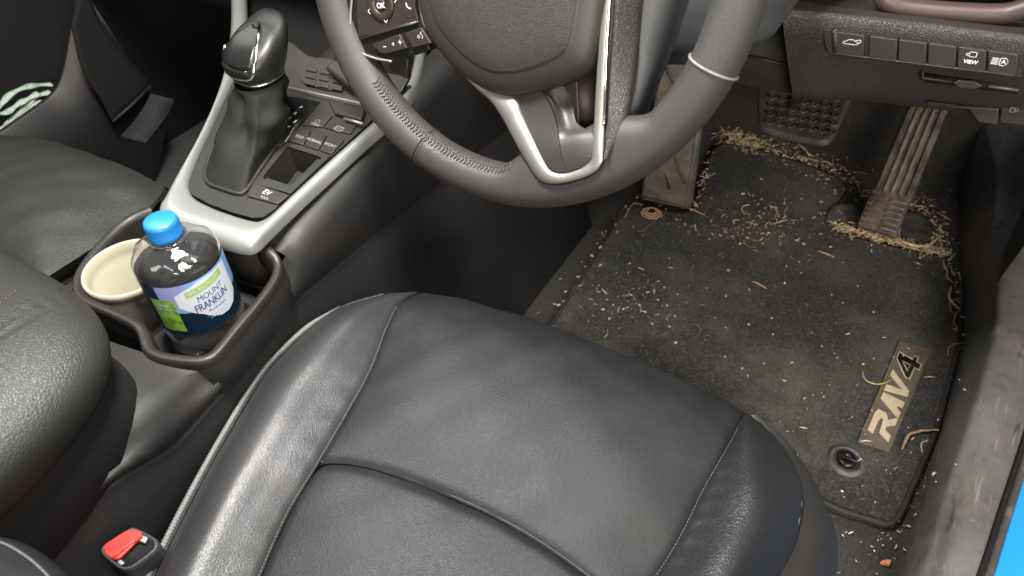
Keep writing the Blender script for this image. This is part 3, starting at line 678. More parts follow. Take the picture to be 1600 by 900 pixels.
# centre panels
seamC = [(497, 722, .354), (540, 722, .357), (600, 735, .360), (680, 765, .362), (760, 800, .363), (840, 845, .362), (920, 902, .360), (985, 962, .356)]
frt = [(655, 456, .333), (700, 463, .334), (740, 472, .335), (850, 505, .335), (960, 548, .335), (1060, 590, .334), (1120, 618, .333), (1166, 643, .333)]
SAf = SA[:7]; SBf = SB[:6] + [(985, 962, .356)]
f_, b_ = catmull(wz(frt), 110), catmull(wz(seamC), 110); l_, r_ = catmull(wz(SAf), 80), catmull(wz(SBf), 80)
cp = coons(f_, b_, l_, r_)
V_ = np.linspace(0, 1, 80)[:, None]; U_ = np.linspace(0, 1, 110)[None, :]
cp[..., 2] += .030 * (1 - (1 - V_) ** 5) * (1 - V_ ** 4) * (1 - np.abs(2 * U_ - 1) ** 5) * .35 + .006 * np.sin(math.pi * U_) * np.sin(math.pi * V_)
cp = tuck(wrinkle(cp, .0005, 1), 'lrb', .003, 2)
MB().grid(roll_ext(cp)).build('front_panel', M['leather'], ds)
l2, r2_ = catmull(wz(SA[6:]), 40), catmull(wz([(985, 962, .356), (940, 1030, .355), (900, 1100, .355)]), 40)
b2_ = catmull(wz([(365, 990, .35), (500, 1020, .35), (700, 1060, .35), (900, 1100, .355)]), 110)
cp2 = coons(b_, b2_, l2, r2_); V2 = np.linspace(0, 1, 40)[:, None]
cp2[..., 2] += .006 * (1 - (1 - V2) ** 5) * (1 - np.abs(2 * U_ - 1) ** 6)
MB().grid(tuck(wrinkle(cp2, .0006, 2), 'flr', .0045, 3)).build('rear_panel', M['leather'], ds)
# right bolster
a2, b3, c3_ = catmull(wz(SB), N_), catmull(wz(CB), N_), catmull(wz(RS), N_)
rb = loft([a2, b3, c3_], 40); rb[0] = rb[1] * .5 + rb[0] * .5
MB().grid(pucker(pucker(wrinkle(tuck(rb, 'lr', .003, 2), .0005, 3), 'r', .0009), 'l')).build('right_bolster', M['leather_coarse'], ds)
R8 = [(1168, 646, .328), (1212, 684, .315), (1250, 735, .295), (1285, 790, .272), (1305, 830, .262), (1309, 870, .255), (1303, 910, .25), (1270, 990, .25), (1240, 1050, .25)]
r8 = catmull(wz(R8), N_)
sd = np.array([[p_, p_ * .6 + q_ * .4 + np.array([.008, 0, .004]), q_, q_ + np.array([.002, 0, -.03]), q_ + np.array([-.01, -.01, -.15])] for p_, q_ in zip(c3_ + np.array([0, 0, -.0025]), r8)])
sd = np.stack([catmull(r__, 20) for r__ in sd]); MB().grid(sd).build('valance', M['plastic'], ds)
mb = MB()
rsd = catmull(wz(RS), 130)
for off in (-.0026, -.0062):
    for i in range(48, 129):
        p_ = rsd[i]; t = rsd[min(129, i + 1)] - rsd[i - 1]; t /= np.linalg.norm(t); n = np.cross((0, 0, 1), t); n = n if n[0] < 0 else -n
        c0 = p_ + n * (-off) + np.array([0, 0, .0012 if off > -.004 else .0020]); mb.tube([c0 - t * .0013, c0 + t * .0013], .0005, 5)
kind(mb.build('seam_stitching', M['thread'], ds), 'stuff')
def stitch_line(L_, n, name, off=(0, 0, .0006), r=.00035, ln=.0010, m_='thread', par=None):
    q_ = catmull(L_, n); mb = MB()
    for i in range(1, n - 1):
        t = q_[i + 1] - q_[i - 1]; t /= np.linalg.norm(t); c0 = q_[i] + np.array(off); mb.tube([c0 - t * ln, c0 + t * ln], r, 5)
    return kind(mb.build(name, M[m_], par), 'stuff')
stitch_line(wz(SA[2:]), 110, 'seam_stitching', off=(-.001, 0, -.0012), r=.0003, par=ds)
stitch_line(wz(seamC), 110, 'seam_stitching', off=(0, .001, -.0006), r=.00025, par=ds)
stitch_line(wz(SB[1:6]), 60, 'seam_stitching', off=(.0005, 0, -.0012), r=.00025, par=ds)
# backrest bolster and back
be = catmull([Z(a_, b_, .50) for a_, b_ in [(-160, 826), (-80, 830), (0, 840), (50, 862), (95, 902), (130, 960), (150, 1030)]], 50)
g = np.array([[p_ + np.array([.03, -.12, .10]), p_ + np.array([.02, -.07, .055]), p_ + np.array([.006, -.025, .020]), p_, p_ + np.array([-.004, .002, -.012]), p_ + np.array([-.004, -.01, -.06]), p_ + np.array([0, -.04, -.16])] for p_ in be])
g = np.stack([catmull(r__, 24) for r__ in g]); MB().grid(g).build('backrest_bolster', M['leather'], ds)
stitch_line(be, 60, 'bolster_stitching', off=(0, -.0035, .0045), r=.0005, ln=.0012, par=ds)
MB().box((.20, -.30, .20), (.56, -.16, .64)).build('backrest', M['leather'], ds, bevel=.04)

# =================================================================== PASSENGER SEAT
ps = thing('passenger_seat', 'dark leather passenger seat on the far side of the console', 'seat', (-.33, .2, .1))
fr_ = catmull([Z(*q_) for q_ in [(-420, 150, .34), (-200, 172, .34), (-60, 200, .34), (0, 211, .34), (60, 216, .34), (130, 236, .34), (200, 262, .34), (258, 292, .335)]], 80)
rt_ = catmull([Z(*q_) for q_ in [(258, 292, .335), (240, 318, .34), (205, 345, .34), (165, 392, .34), (128, 450, .335), (95, 500, .33)]], 60)
lf_ = catmull([Z(*q_) for q_ in [(-420, 150, .34), (-520, 240, .34), (-640, 330, .34)]], 60)
bk_ = catmull([Z(*q_) for q_ in [(-640, 330, .34), (-300, 340, .34), (-120, 368, .34), (0, 413, .345), (45, 445, .345), (95, 500, .33)]], 80)
g = coons(fr_, bk_, lf_, rt_); V_ = np.linspace(0, 1, 60)[:, None]; U_ = np.linspace(0, 1, 80)[None, :]
g[..., 2] += .022 * (1 - (1 - V_) ** 5) * (1 - U_ ** 7) * (1 - V_ ** 8) + .006 * np.exp(-((U_ - .83) / .09) ** 2) * np.sin(math.pi * V_)
MB().grid(roll_ext(tuck(wrinkle(g, .001, 5), 'b', .004, 2))).build('front_panel', M['seat_dark'], ps)
b9 = catmull([Z(*q_) for q_ in [(-800, 560, .34), (-400, 640, .34), (-150, 660, .34), (20, 640, .34)]], 80)
g2 = coons(bk_, b9, poly([bk_[0], b9[0]], 40), poly([bk_[-1], b9[-1]], 40)); V2 = np.linspace(0, 1, 40)[:, None]
g2[..., 2] += .02 * (1 - (1 - V2) ** 6); MB().grid(tuck(g2, 'f', .006, 3)).build('rear_panel', M['seat_dark'], ps)
sd = np.array([[p_, p_ + np.array([.006, 0, -.02]), p_ + np.array([0.004, 0, -.08]), p_ + np.array([-.01, 0, -.22])] for p_ in rt_]); MB().grid(sd).build('side_cover', M['seat_dark'], ps)

# =================================================================== CUP
cup = thing('cup', 'cream plastic cup standing empty in the left cup holder', 'cup', (-.035, .240, .319))
MB().lathe([(0, .0), (.029, 0), (.0305, .003), (.0375, .066), (.0385, .074), (.0408, .0755), (.0414, .0800), (.0404, .0830), (.0390, .0836), (.0376, .082), (.0365, .074), (.0352, .066), (.0340, .0645), (.0290, .010), (.0270, .006), (0, .005)], (-.035, .240, .319), 72).build('cup_wall', M['cream'], cup)

# =================================================================== BOTTLE
BX, BY = .0475, .247
bot = thing('water_bottle', 'clear plastic water bottle with blue cap and label in the cup holder', 'bottle', (BX, BY, .318))
bprof = [(0, .325), (.012, .322), (.022, .3185), (.029, .3185), (.0335, .322), (.0352, .330), (.0352, .342), (.0340, .346), (.0352, .350), (.0362, .356), (.0362, .4445), (.0367, .4465), (.0363, .449), (.0356, .4515), (.0342, .4545), (.0320, .4575), (.0288, .4605), (.0250, .463), (.0190, .4655), (.0148, .4668), (.0140, .4675), (.0162, .4678), (.0162, .4690), (.0135, .4695)]
shell = MB().lathe(bprof, (BX, BY, 0), 72).build('bottle_wall', M['pet'], bot)
for v in shell.data.vertices:        # twisted flutes added to the shoulder to make highlights
    z_ = v.co.z
    if .449 < z_ < .466:
        a_ = math.atan2(v.co.y - BY, v.co.x - BX); k_ = 1 + .035 * math.sin(9 * a_ + (z_ - .449) * 160) * math.sin(math.pi * (z_ - .449) / .017); v.co.x = BX + (v.co.x - BX) * k_; v.co.y = BY + (v.co.y - BY) * k_
md = shell.modifiers.new('solidify', 'SOLIDIFY'); md.thickness = .0005; md.offset = -1
wp = [(0, .3262), (.012, .3232), (.022, .3197), (.0285, .3197), (.0325, .323), (.0342, .331), (.0342, .342), (.0331, .346), (.0342, .350), (.0352, .356), (.0353, .4365), (.0349, .4355), (0, .4355)]
MB().lathe(wp, (BX, BY, 0), 64).build('water', M['water'], bot)
cprof = [(.0130, .4705), (.0158, .4705), (.0158, .4725)]
mb = MB(); cn = 96
th = np.linspace(0, 2 * math.pi, cn, endpoint=False)
gc = []
for r, h in [(.0120, .4700), (.0160, .4700), (.0161, .4735), (.0158, .4740), (.0157, .4830), (.0150, .4862), (.0135, .4872), (.0, .4870)]:
    r *= .88
    gc.append([(BX + (r + (.00022 * (1 if i % 2 else -1) if .4738 < h < .484 else 0)) * math.cos(t), BY + (r + (.00022 * (1 if i % 2 else -1) if .4738 < h < .484 else 0)) * math.sin(t), h) for i, t in enumerate(th)])
mb.grid(np.array(gc), closed_u=True).build('cap', M['cap'], bot)
LR = .03655; LA = math.atan2(CAM[1] - BY, CAM[0] - BX)
def lab(s_, z_, h=0): z_ = .3855 + (z_ - .362) * .93; a_ = LA + s_ / LR; return np.array([BX + (LR + h) * math.cos(a_), BY + (LR + h) * math.sin(a_), z_])
def lab_patch(pl, h, name, m_, par=None, n=10):
    # pl: list of columns (s, zlow, zhigh)
    pl = np.array(pl, float); s_ = np.linspace(pl[0, 0], pl[-1, 0], 48)
    lo_, hi_ = np.interp(s_, pl[:, 0], pl[:, 1]), np.interp(s_, pl[:, 0], pl[:, 2])
    g_ = np.array([[lab(a_, l * (1 - k_) + h_ * k_, h) for a_, l, h_ in zip(s_, lo_, hi_)] for k_ in np.linspace(0, 1, 4)])
    return MB().grid(g_).build(name, M[m_], par or bot, smooth=True)
LZ0, LZ1 = .362, .4245
label = lab_patch([(-.075, LZ0, LZ1), (.068, LZ0, LZ1)], 0, 'label', 'lab_navy')
lab_patch([(-.03, .395, LZ1), (-.022, .392, LZ1), (-.012, .39, LZ1), (.0, .39, LZ1), (.05, .388, LZ1), (.066, .385, LZ1)], .0002, 'sky_print', 'lab_sky', label)
MB().lathe([(.03640, .386), (.03640, .4432)], (BX, BY, 0), 64).build('label_backing', mat('label_back', (.25, .27, .30), .5), label)
lab_patch([(-.03, .402, LZ1), (-.02, .398, LZ1), (-.012, .400, LZ1), (-.006, .41, LZ1)], .0003, 'lavender_print', 'lab_lav', label)
lab_patch([(-.016, .398, .4125), (-.008, .390, .417), (.0, .384, .420), (.006, .377, .4225), (.014, .372, .4225), (.022, .371, .4225), (.030, .374, .4225), (.038, .384, .4215)], .0004, 'mountain_print', 'lab_white', label)
lab_patch([(-.040, .367, .408), (-.0185, .367, .408)], .0004, 'green_box', 'lab_green', label)
lab_patch([(-.0075, .4080, .4150), (.029, .4130, .4205)], .0006, 'recycled_strip', 'lab_greenp', label)
def lt(s0, z0, sz, s_, m_, name, slope=0, xs=1, **k):
    mb = MB(); v, f = text_polys(s_, sz, **k); v = [(a_ * xs, b_) for a_, b_ in v]; mb.add([lab(s0 + a_, z0 + b_ + slope * a_, .0009) for a_, b_ in v], f); return mb.build(name, M[m_], label, smooth=False)
lt(.009, .4138, .0058, '100% RECYCLED', 'lab_white', 'strip_lettering', slope=.14, xs=.75, bold=.00005)
lt(.0125, .4035, .0095, 'MOUNT', 'lab_blue', 'brand_lettering', slope=.10, xs=.72, spacing=1.0)
lt(.0115, .3935, .0125, 'FRANKLIN', 'lab_blue', 'brand_lettering', slope=.10, xs=.58, bold=.0001, spacing=.95)
lt(.013, .3850, .0045, 'Australian', 'lab_blue', 'fine_lettering', shear=.3)
lt(-.029, .4015, .0050, '100%', 'lab_white', 'box_lettering'); lt(-.029, .3965, .0042, 'OF OUR', 'lab_white', 'box_lettering')
for i, wd_ in enumerate((.020, .016)):
    lab_patch([(.012 - wd_ / 2, .3785 - i * .003, .3790 - i * .003), (.012 + wd_ / 2, .3785 - i * .003, .3790 - i * .003)], .0008, 'fine_print_line', 'lab_sky', label)

# =================================================================== BUCKLE
bk = thing('belt_buckle', 'seat belt buckle with red release button between seat and console', 'buckle', (.135, .07, .25))
bq_ = [Z(a_, b_, .350) for a_, b_ in [(156, 858), (163, 850), (200, 826), (212, 824), (240, 838), (247, 848), (243, 860), (212, 884), (198, 890), (186, 888), (160, 868)]]
bq_ = [np.array(q_) for q_ in bq_]; cb = np.mean(bq_, 0)
body = MB(); rb_ = catmull(bq_, 60, closed=True); sc_ = lambda r__, s_, dz: np.array([[cb[0] + (p_[0] - cb[0]) * s_, cb[1] + (p_[1] - cb[1]) * s_, p_[2] + dz] for p_ in r__])
body.grid(np.array([sc_(rb_, .82, -.003), sc_(rb_, .90, .0005), sc_(rb_, .96, .0), sc_(rb_, 1.0, -.004), sc_(rb_, 1.0, -.035), sc_(rb_, .9, -.07)]), closed_u=True)
body.build('buckle_body', M['buckle'], bk)
MB().prism(sc_(rb_, .84, -.004)[::2], (0, 0, 1), .001).build('buckle_recess', M['black'], bk)
rq = [Z(a_, b_, .3485) for a_, b_ in [(163, 860), (166, 852), (198, 832), (212, 829), (224, 834), (222, 844), (214, 850), (192, 872), (186, 876), (178, 876), (166, 868)]]
rbt = MB().prism(rq, (0, 0, 1), .003).build('release_button', M['red'], bk, bevel=.0012)
MB().tube([Z(176, 872, .3514), Z(186, 864, .3522), Z(205, 848, .3522), Z(222, 838, .3514)], .0010, 6).build('button_ridge', M['red'], rbt)
mb = MB(); o_ = Z(187, 851, .3520); r_v = Z(206, 839, .3520) - Z(178, 857, .3520); text_on(mb, 'PRESS', .0062, frame_fn(o_, r_v, np.cross((0, 0, 1), r_v)), bold=.00005); mb.build('lettering', mat('faded_red_mark', (.45, .03, .03), .5), rbt, smooth=False)
MB().prism([Z(a_, b_, .3475) for a_, b_ in [(225, 838), (234, 842), (228, 852), (219, 848)]], (0, 0, 1), .003).build('latch_tab', M['silver'], bk, bevel=.0008)
MB().prism([Z(a_, b_, .3475) for a_, b_ in [(184, 880), (192, 876), (197, 882), (190, 886)]], (0, 0, 1), .003).build('latch_tab', M['silver'], bk, bevel=.0008)

# =================================================================== STEERING WHEEL
WC = np.array([.2471, .4811, .6533]); tl_, yw = .2967, -.0019; RR, RT = .178, .0178
wn_ = np.array([math.sin(yw) * math.cos(tl_), -math.cos(yw) * math.cos(tl_), math.sin(tl_)])
wa = np.cross((0, 0, 1), wn_); wa /= np.linalg.norm(wa); wb = np.cross(wn_, wa)
def W(u, v, h=0): return WC + wa * u + wb * v + wn_ * h
def Wp(px_, py_, h=0): return plane(px_, py_, wn_, wn_ @ WC + h)
def Wa(px_, py_, h=0): d = Wp(px_, py_, h) - WC; return math.degrees(math.atan2(d @ wb, d @ wa))
sw = thing('steering_wheel', 'black leather steering wheel turned slightly left with silver lower spoke', 'steering wheel', tuple(WC))
tA, tB = Wa(822, 240), Wa(975, 190)
def ext(t):        # inward widening of the rim where the lower spoke joins
    c_ = (tA + tB) / 2; hw = abs(tB - tA) / 2; d = abs(((t - c_ + 180) % 360) - 180)
    s_ = max(0, min(1, (hw + 9 - d) / 14)); return .020 * s_ * s_ * (3 - 2 * s_)
def rimpt(t, ph, dr=0):
    a_ = math.radians(t); e = ext(t); c_, s_ = math.cos(ph), math.sin(ph)
    rx = (RT + dr) if c_ > 0 else (RT + e + dr)
    r_ = RR + rx * c_
    return W(r_ * math.cos(a_), r_ * math.sin(a_), (RT * .98 + dr) * s_)
def rim_part(t0, t1, m_, name='rim_leather', n=150):
    gg = np.array([[rimpt(t, ph) for ph in np.linspace(0, 2 * math.pi, 40, endpoint=False)] for t in np.linspace(t0, t1, n)])
    return MB().grid(gg, closed_u=True).build(name, M[m_], sw)
tL, tR = Wa(668, 232), Wa(1122, 108)
tL = tL - 360 if tL > 0 else tL
rim_part(tL, tR, 'wheel', n=220); rim_part(tR, tR + 110, 'wheel_perf'); rim_part(tR + 110, tL + 360, 'wheel', n=160)
MB().tube([rimpt(tR, ph, .0004) for ph in np.linspace(-.6, math.pi + .6, 50)], .0011, 6).build('seam_ring', M['thread'], sw)
MB().tube([rimpt(tL, ph, -.0001) for ph in np.linspace(-.6, math.pi + .6, 50)], .0009, 6).build('seam_ring', M['wheel_perf'], sw)
MB().tube([rimpt(tL - .6, ph, -.0001) for ph in np.linspace(-.6, math.pi + .6, 50)], .0007, 6).build('seam_ring', M['black'], sw)
mb = MB(); t9 = Wa(612, 110); t9 = t9 - 360 if t9 > 0 else t9
cnt = 46
for i in range(cnt):
    t = t9 + (Wa(806, 250) - t9) * i / (cnt - 1)
    j_ = rng.normal(0, .12)
    mb.tube([rimpt(t, 2.62, .0002), rimpt(t + .5, 2.50 + .03 * j_, .0010), rimpt(t + .25, 2.30 + .05 * j_, .0006)], [.0007, .0008, .0005], 5)
    mb.tube([rimpt(t, 2.62, .0002), rimpt(t - .7, 2.78, .0008)], .0006, 5)
kind(mb.build('lacing_stitches', M['thread_dark'], sw), 'stuff')
MB().tube([rimpt(t, 2.66, .0002) for t in np.linspace(t9, Wa(806, 250), 120)], [.0008 + .0005 * math.sin(i * 2.4) for i in range(120)], 6).build('lacing_ridge', M['wheel'], sw)
# left control pad
pl_ = [(557, -30), (552, 25), (555, 60), (566, 78), (588, 88), (618, 93), (652, 86), (687, 74), (676, 50), (666, 20), (660, -30)]
pad = MB().prism([Wp(a_, b_, -.008) for a_, b_ in pl_], wn_, .014).build('control_pad', M['gloss'], sw, bevel=.0015)
MB().tube(catmull([Wp(a_, b_, .0075) for a_, b_ in [(553, -30), (548, 25), (551, 62), (563, 81), (586, 91), (612, 96)]], 40), .0012, 6).build('pad_edge', M['silver'], pad)
dp = Wp(597, 6, .006); C4 = lambda x_, y_: (470 + x_ / 4, y_ / 4)
MB().prism([Wp(*q_, .006) for q_ in [(560, -30), (558, 20), (562, 58), (600, 50), (628, 40), (654, 31), (650, 10), (648, -30)]], wn_, .0012).build('button_plate', M['btn_wheel'], pad, bevel=.0006)
mb = MB()
mb.lathe([(.0134, .0008), (.0134, .0024), (.0128, .0030), (.0062, .0026), (.0060, .0012)], dp, 48, wn_).build('direction_ring', M['btn_wheel'], pad)
MB().lathe([(.0052, .001), (.0052, .0034), (.0046, .0038), (0, .0038)], dp, 40, wn_).build('ok_button', M['btn_wheel'], pad)
MB().tube([dp + wn_ * .0013 + (wa * math.cos(t) + wb * math.sin(t)) * .0138 for t in np.linspace(0, 6.28, 60)], .0005, 5, closed=False).build('ring_gap', M['black'], pad)
rot = math.radians(14)
ra = wa * math.cos(rot) + wb * math.sin(rot); rb2 = -wa * math.sin(rot) + wb * math.cos(rot)
def wfn(px_, py_, h): o_ = Wp(px_, py_, h); return lambda a_, b_: o_ + ra * a_ + rb2 * b_
mb = MB(); text_on(mb, 'OK', .0060, wfn(595, 9, .0100), bold=.00012)
for (a_, b_, d) in ((576, 18, (-1, 0)), (603, 34, (0, -1)), (618, 0, (1, 0))):
    f9 = wfn(a_, b_, .0092); dx, dy = d; k_ = .0013
    stroke(mb, [(-dx * k_ - dy * 1.4 * k_, -dy * k_ + dx * 1.4 * k_), (dx * k_ * .6, dy * k_ * .6), (-dx * k_ + dy * 1.4 * k_, -dy * k_ - dx * 1.4 * k_)], .0005, f9)
f9 = wfn(638, 9, .0078); stroke(mb, [(-.002, .002), (-.0016, -.0002), (0, -.0018), (.0018, -.0022)], .0011, f9)
f9 = wfn(601, 73, .0104); stroke(mb, [(-.0016, 0), (.0016, 0)], .0006, f9)
f9 = wfn(625, 66, .0104); stroke(mb, [(-.0018, 0), (.0018, 0)], .0006, f9); stroke(mb, [(0, -.0018), (0, .0018)], .0006, f9)
f9 = wfn(614, 69, .0104); stroke(mb, [(.0007, .0012), (-.0008, .0003), (-.0008, -.0003), (.0007, -.0012)], .0004, f9, closed=True)
f9 = wfn(656, 57, .0104); stroke(mb, arc(-.0012, 0, .0011, 0, 360, 10), .0004, f9); stroke(mb, arc(.001, 0, .0018, -60, 60, 8), .0005, f9); stroke(mb, arc(.0018, .0024, .0009, 90, 300, 8), .0005, f9)
MB().prism([Wp(*C4(*q_), .006) for q_ in [(462, 275), (635, 210), (680, 300), (545, 335), (510, 325)]], wn_, .0042).build('volume_button', M['btn_wheel'], pad, bevel=.001)
MB().prism([Wp(*C4(*q_), .006) for q_ in [(668, 205), (770, 168), (832, 268), (716, 298)]], wn_, .0042).build('voice_button', M['btn_wheel'], pad, bevel=.001)
MB().prism([Wp(*C4(*q_), .0072) for q_ in [(650, 0), (712, -8), (722, 100), (668, 116), (640, 90)]], wn_, .0004).build('phone_button', M['btn_wheel'], pad, bevel=.0004)
mb.build('button_symbols', M['mark'], pad, smooth=False)
MB().tube([Wp(*C4(*q_), .0075) for q_ in [(375, 245), (600, 175), (735, 135)]], .0013, 6).build('pad_rib', M['btn_wheel'], pad)
# airbag cover
ao = [(655, -20), (662, 30), (676, 62), (700, 92), (728, 120), (760, 140), (792, 149), (830, 147), (872, 136), (905, 121), (925, 104), (937, 70), (946, 20), (952, -30), (940, -150), (900, -230), (800, -270), (700, -210), (662, -110)]
ao = catmull([Wp(a_, b_, .002) for a_, b_ in ao], 120, closed=True)
cA = np.mean(ao, 0)
def bagring(s_, h): return np.array([cA + (p_ - cA) * s_ + wn_ * h for p_ in ao])
RINGS = [(1, -.012), (1, 0), (.985, .0035), (.96, .0060), (.92, .0085), (.86, .0105), (.80, .0122), (.785, .0124), (.775, .0133), (.76, .0140), (.6, .0150), (.4, .0155), (.2, .0155), (.02, .0155)]
gg = np.array([bagring(*q_) for q_ in RINGS])
MB().grid(gg[:9], closed_u=True).build('airbag_border', M['bag_smooth'], sw)
MB().grid(gg[8:], closed_u=True).build('airbag_cover', M['bag'], sw)
rot2 = math.radians(20)
ra3 = wa * math.cos(rot2) + wb * math.sin(rot2); rb3 = -wa * math.sin(rot2) + wb * math.cos(rot2)
mb = MB(); o_ = Wp(820, 109, .0108); text_on(mb, 'SRS AIRBAG', .0066, lambda a_, b_: o_ + ra3 * a_ + rb3 * b_ + wn_ * (.0004 - .10 * -b_), bold=.00004, spacing=.95); mb.build('embossed_lettering', M['emboss'], sw, smooth=False)
mb = MB(); o2 = Wp(791, 67, .0152); f9 = lambda a_, b_: o2 + wa * a_ + wb * b_ + wn_ * .0008
stroke(mb, [(-.0035, .005), (-.001, -.003)], .0009, f9); stroke(mb, [(.000, -.0005), (.002, .0004)], .0009, f9); stroke(mb, [(.0035, .001), (.006, .002)], .0009, f9); mb.build('embossed_mark', M['mark_dim'], sw, smooth=False)
# silver surround of the lower spoke
O_ = [(652, -30, .0), (660, 30, 0), (676, 60, 0), (700, 91, 0), (724, 116, 0), (748, 140, .001), (769, 158, .002), (788, 186, .005), (811, 229, .011), (829, 260, .016), (841, 277, .018), (853, 285, .0185), (868, 287, .019), (884, 285, .019), (908, 279, .019), (930, 269, .0185), (940, 258, .018), (944, 244, .017), (946, 190, .009), (948, 130, .004), (951, 60, .003), (957, -30, .002)]
I_ = [(656, -30, .0), (664, 29, 0), (680, 58, 0), (704, 88, 0), (729, 113, 0), (760, 138, .001), (803, 153, .002), (814, 178, .005), (834, 218, .011), (848, 246, .015), (858, 264, .017), (868, 270, .018), (878, 271, .018), (888, 270, .018), (906, 264, .018), (917, 257, .0175), (923, 250, .017), (926, 240, .016), (929, 190, .009), (932, 130, .004), (937, 60, .003), (946, -30, .002)]
ow = catmull([Wp(*q_) for q_ in O_], 160); iw = catmull([Wp(*q_) for q_ in I_], 160)
gg = []
for a_, b_ in zip(ow, iw):
    e = b_ - a_; l = np.linalg.norm(e); e = e / l
    gg.append([a_ - wn_ * .010, a_ + wn_ * .0004, a_ + e * min(.0007, l * .2) + wn_ * .0022, a_ + e * l * .5 + wn_ * .0023, b_ - e * min(.0007, l * .2) + wn_ * .0018, b_ + wn_ * .0002, b_ - wn_ * .008])
MB().grid(np.array(gg)).build('spoke_trim', M['silver'], sw)
MB().tube([p_ + wn_ * .0028 for p_ in ow[118:]], .0010, 6).build('trim_bright_edge', M['chrome'], sw)
MB().tube([p_ + wn_ * .0006 for p_ in ow[4:]], .0012, 6).build('trim_shadow_gap', M['black'], sw)
# inner panel of the spoke with a stepped face and a dark window
def fac(name, lst, m_, thick=.004, bev=.001): return MB().prism([Wp(a_, b_, h) - wn_ * thick for a_, b_, h in lst], wn_, thick).build(name, M[m_], sw, bevel=bev)
gg = MB()
L_ = catmull([Wp(a_, b_, h) for a_, b_, h in [(803, 150, .001), (816, 178, .004), (835, 218, .012), (849, 246, .0175), (859, 262, .0185), (869, 269, .0188)]], 30)
Mi = catmull([Wp(a_, b_, h) for a_, b_, h in [(848, 142, .004), (862, 166, .004), (872, 200, .009), (876, 232, .0165), (880, 255, .0182), (888, 268, .0186)]], 30)
Rr = catmull([Wp(a_, b_, h) for a_, b_, h in [(857, 141, -.006), (874, 166, -.006), (886, 200, .004), (900, 214, .012), (908, 246, .0182), (912, 260, .0185)]], 30)
R3 = catmull([Wp(a_, b_, h) for a_, b_, h in [(880, 134, -.012), (894, 150, -.012), (900, 190, .000), (926, 210, .010), (926, 240, .0175), (920, 254, .0182)]], 30)
MB().grid(np.stack([poly([a_, b_ * .97 + a_ * .03], 6) for a_, b_ in zip(L_, Mi)])).build('spoke_panel', M['spoke'], sw)
MB().grid(np.stack([catmull([a_, b_, c_], 14) for a_, b_, c_ in zip(Mi, Rr, R3)])).build('spoke_panel', M['spoke'], sw)
MB().tube(catmull([Wp(a_, b_, h) for a_, b_, h in [(846, 147, .003), (856, 152, .002), (862, 160, .001), (874, 186, .001), (884, 203, .002), (893, 209, .004), (908, 209, .005), (920, 206, .005)]], 40), .0006, 6).build('panel_edge', M['spoke'], sw)
MB().prism([Wp(a_, b_, -.020) for a_, b_ in [(850, 130), (934, 100), (934, 212), (890, 216), (868, 190)]], wn_, .006).build('spoke_recess', mat('recess_brown', (.018, .010, .008), .5), sw)
MB().prism([Wp(a_, b_, -.016) for a_, b_ in [(885, 132), (905, 124), (909, 200), (893, 200), (886, 190)]], wn_, .004).build('recess_wall', M['spoke'], sw, bevel=.001)
# leather wing and back covers right of the spoke
L1 = catmull([Wp(*q_) for q_ in [(957, -30, .001), (951, 60, .001), (948, 130, .005), (946, 190, .012), (944, 248, .0195)]], 50)
L2 = catmull([Wp(*q_) for q_ in [(1004, -30, -.020), (997, 50, -.020), (989, 110, -.012), (974, 190, .008), (950, 246, .0195)]], 50)
MB().grid(np.stack([catmull([a_ - wn_ * .004, a_ * .75 + b_ * .25 + wn_ * .003, a_ * .3 + b_ * .7 + wn_ * .003, b_, b_ - wn_ * .01], 16) for a_, b_ in zip(L1, L2)])).build('spoke_leather_wing', mat('wing_grain', (.034, .031, .029), .42, grain=520, grain_str=.6), sw)
L3 = catmull([Wp(*q_) for q_ in [(1003, -30, -.024), (996, 50, -.024), (988, 115, -.022), (974, 192, -.012)]], 40)
L4 = catmull([Wp(*q_) for q_ in [(1068, -30, -.040), (1050, 30, -.040), (1029, 92, -.036), (990, 192, -.016)]], 40)
MB().grid(np.stack([catmull([a_, a_ * .5 + b_ * .5 + wn_ * .004, b_, b_ - wn_ * .03], 12) for a_, b_ in zip(L3, L4)])).build('back_cover', M['shroud'], sw)
# left spoke back piece seen below the control pad
MB().prism([Wp(a_, b_, -.035) for a_, b_ in [(612, 86), (640, 84), (646, 92), (643, 122), (618, 108)]], wn_, .008).build('spoke_back', M['plastic'], sw, bevel=.001)

# =================================================================== COLUMN COVER
cc_ = thing('steering_column_cover', 'grey plastic shroud of the steering column behind the wheel', 'column cover', (.25, .62, .60))
sp_ = [(955, -60), (1222, -60), (1219, 30), (1206, 58), (1180, 72), (1140, 84), (1088, 98), (1040, 99), (1000, 97), (960, 70)]
sp3 = catmull([Y(a_, b_, .60) for a_, b_ in sp_], 70, closed=True)
c0 = np.mean(sp3, 0); gg = []
for s_, dy in ((.0, -.028), (.4, -.028), (.8, -.022), (.95, -.008), (1, .004), (1, .16)): gg.append(c0 + (sp3 - c0) * s_ + np.array([0, dy, 0]))
MB().grid(np.array(gg), closed_u=True).build('column_shell', M['shroud'], cc_)

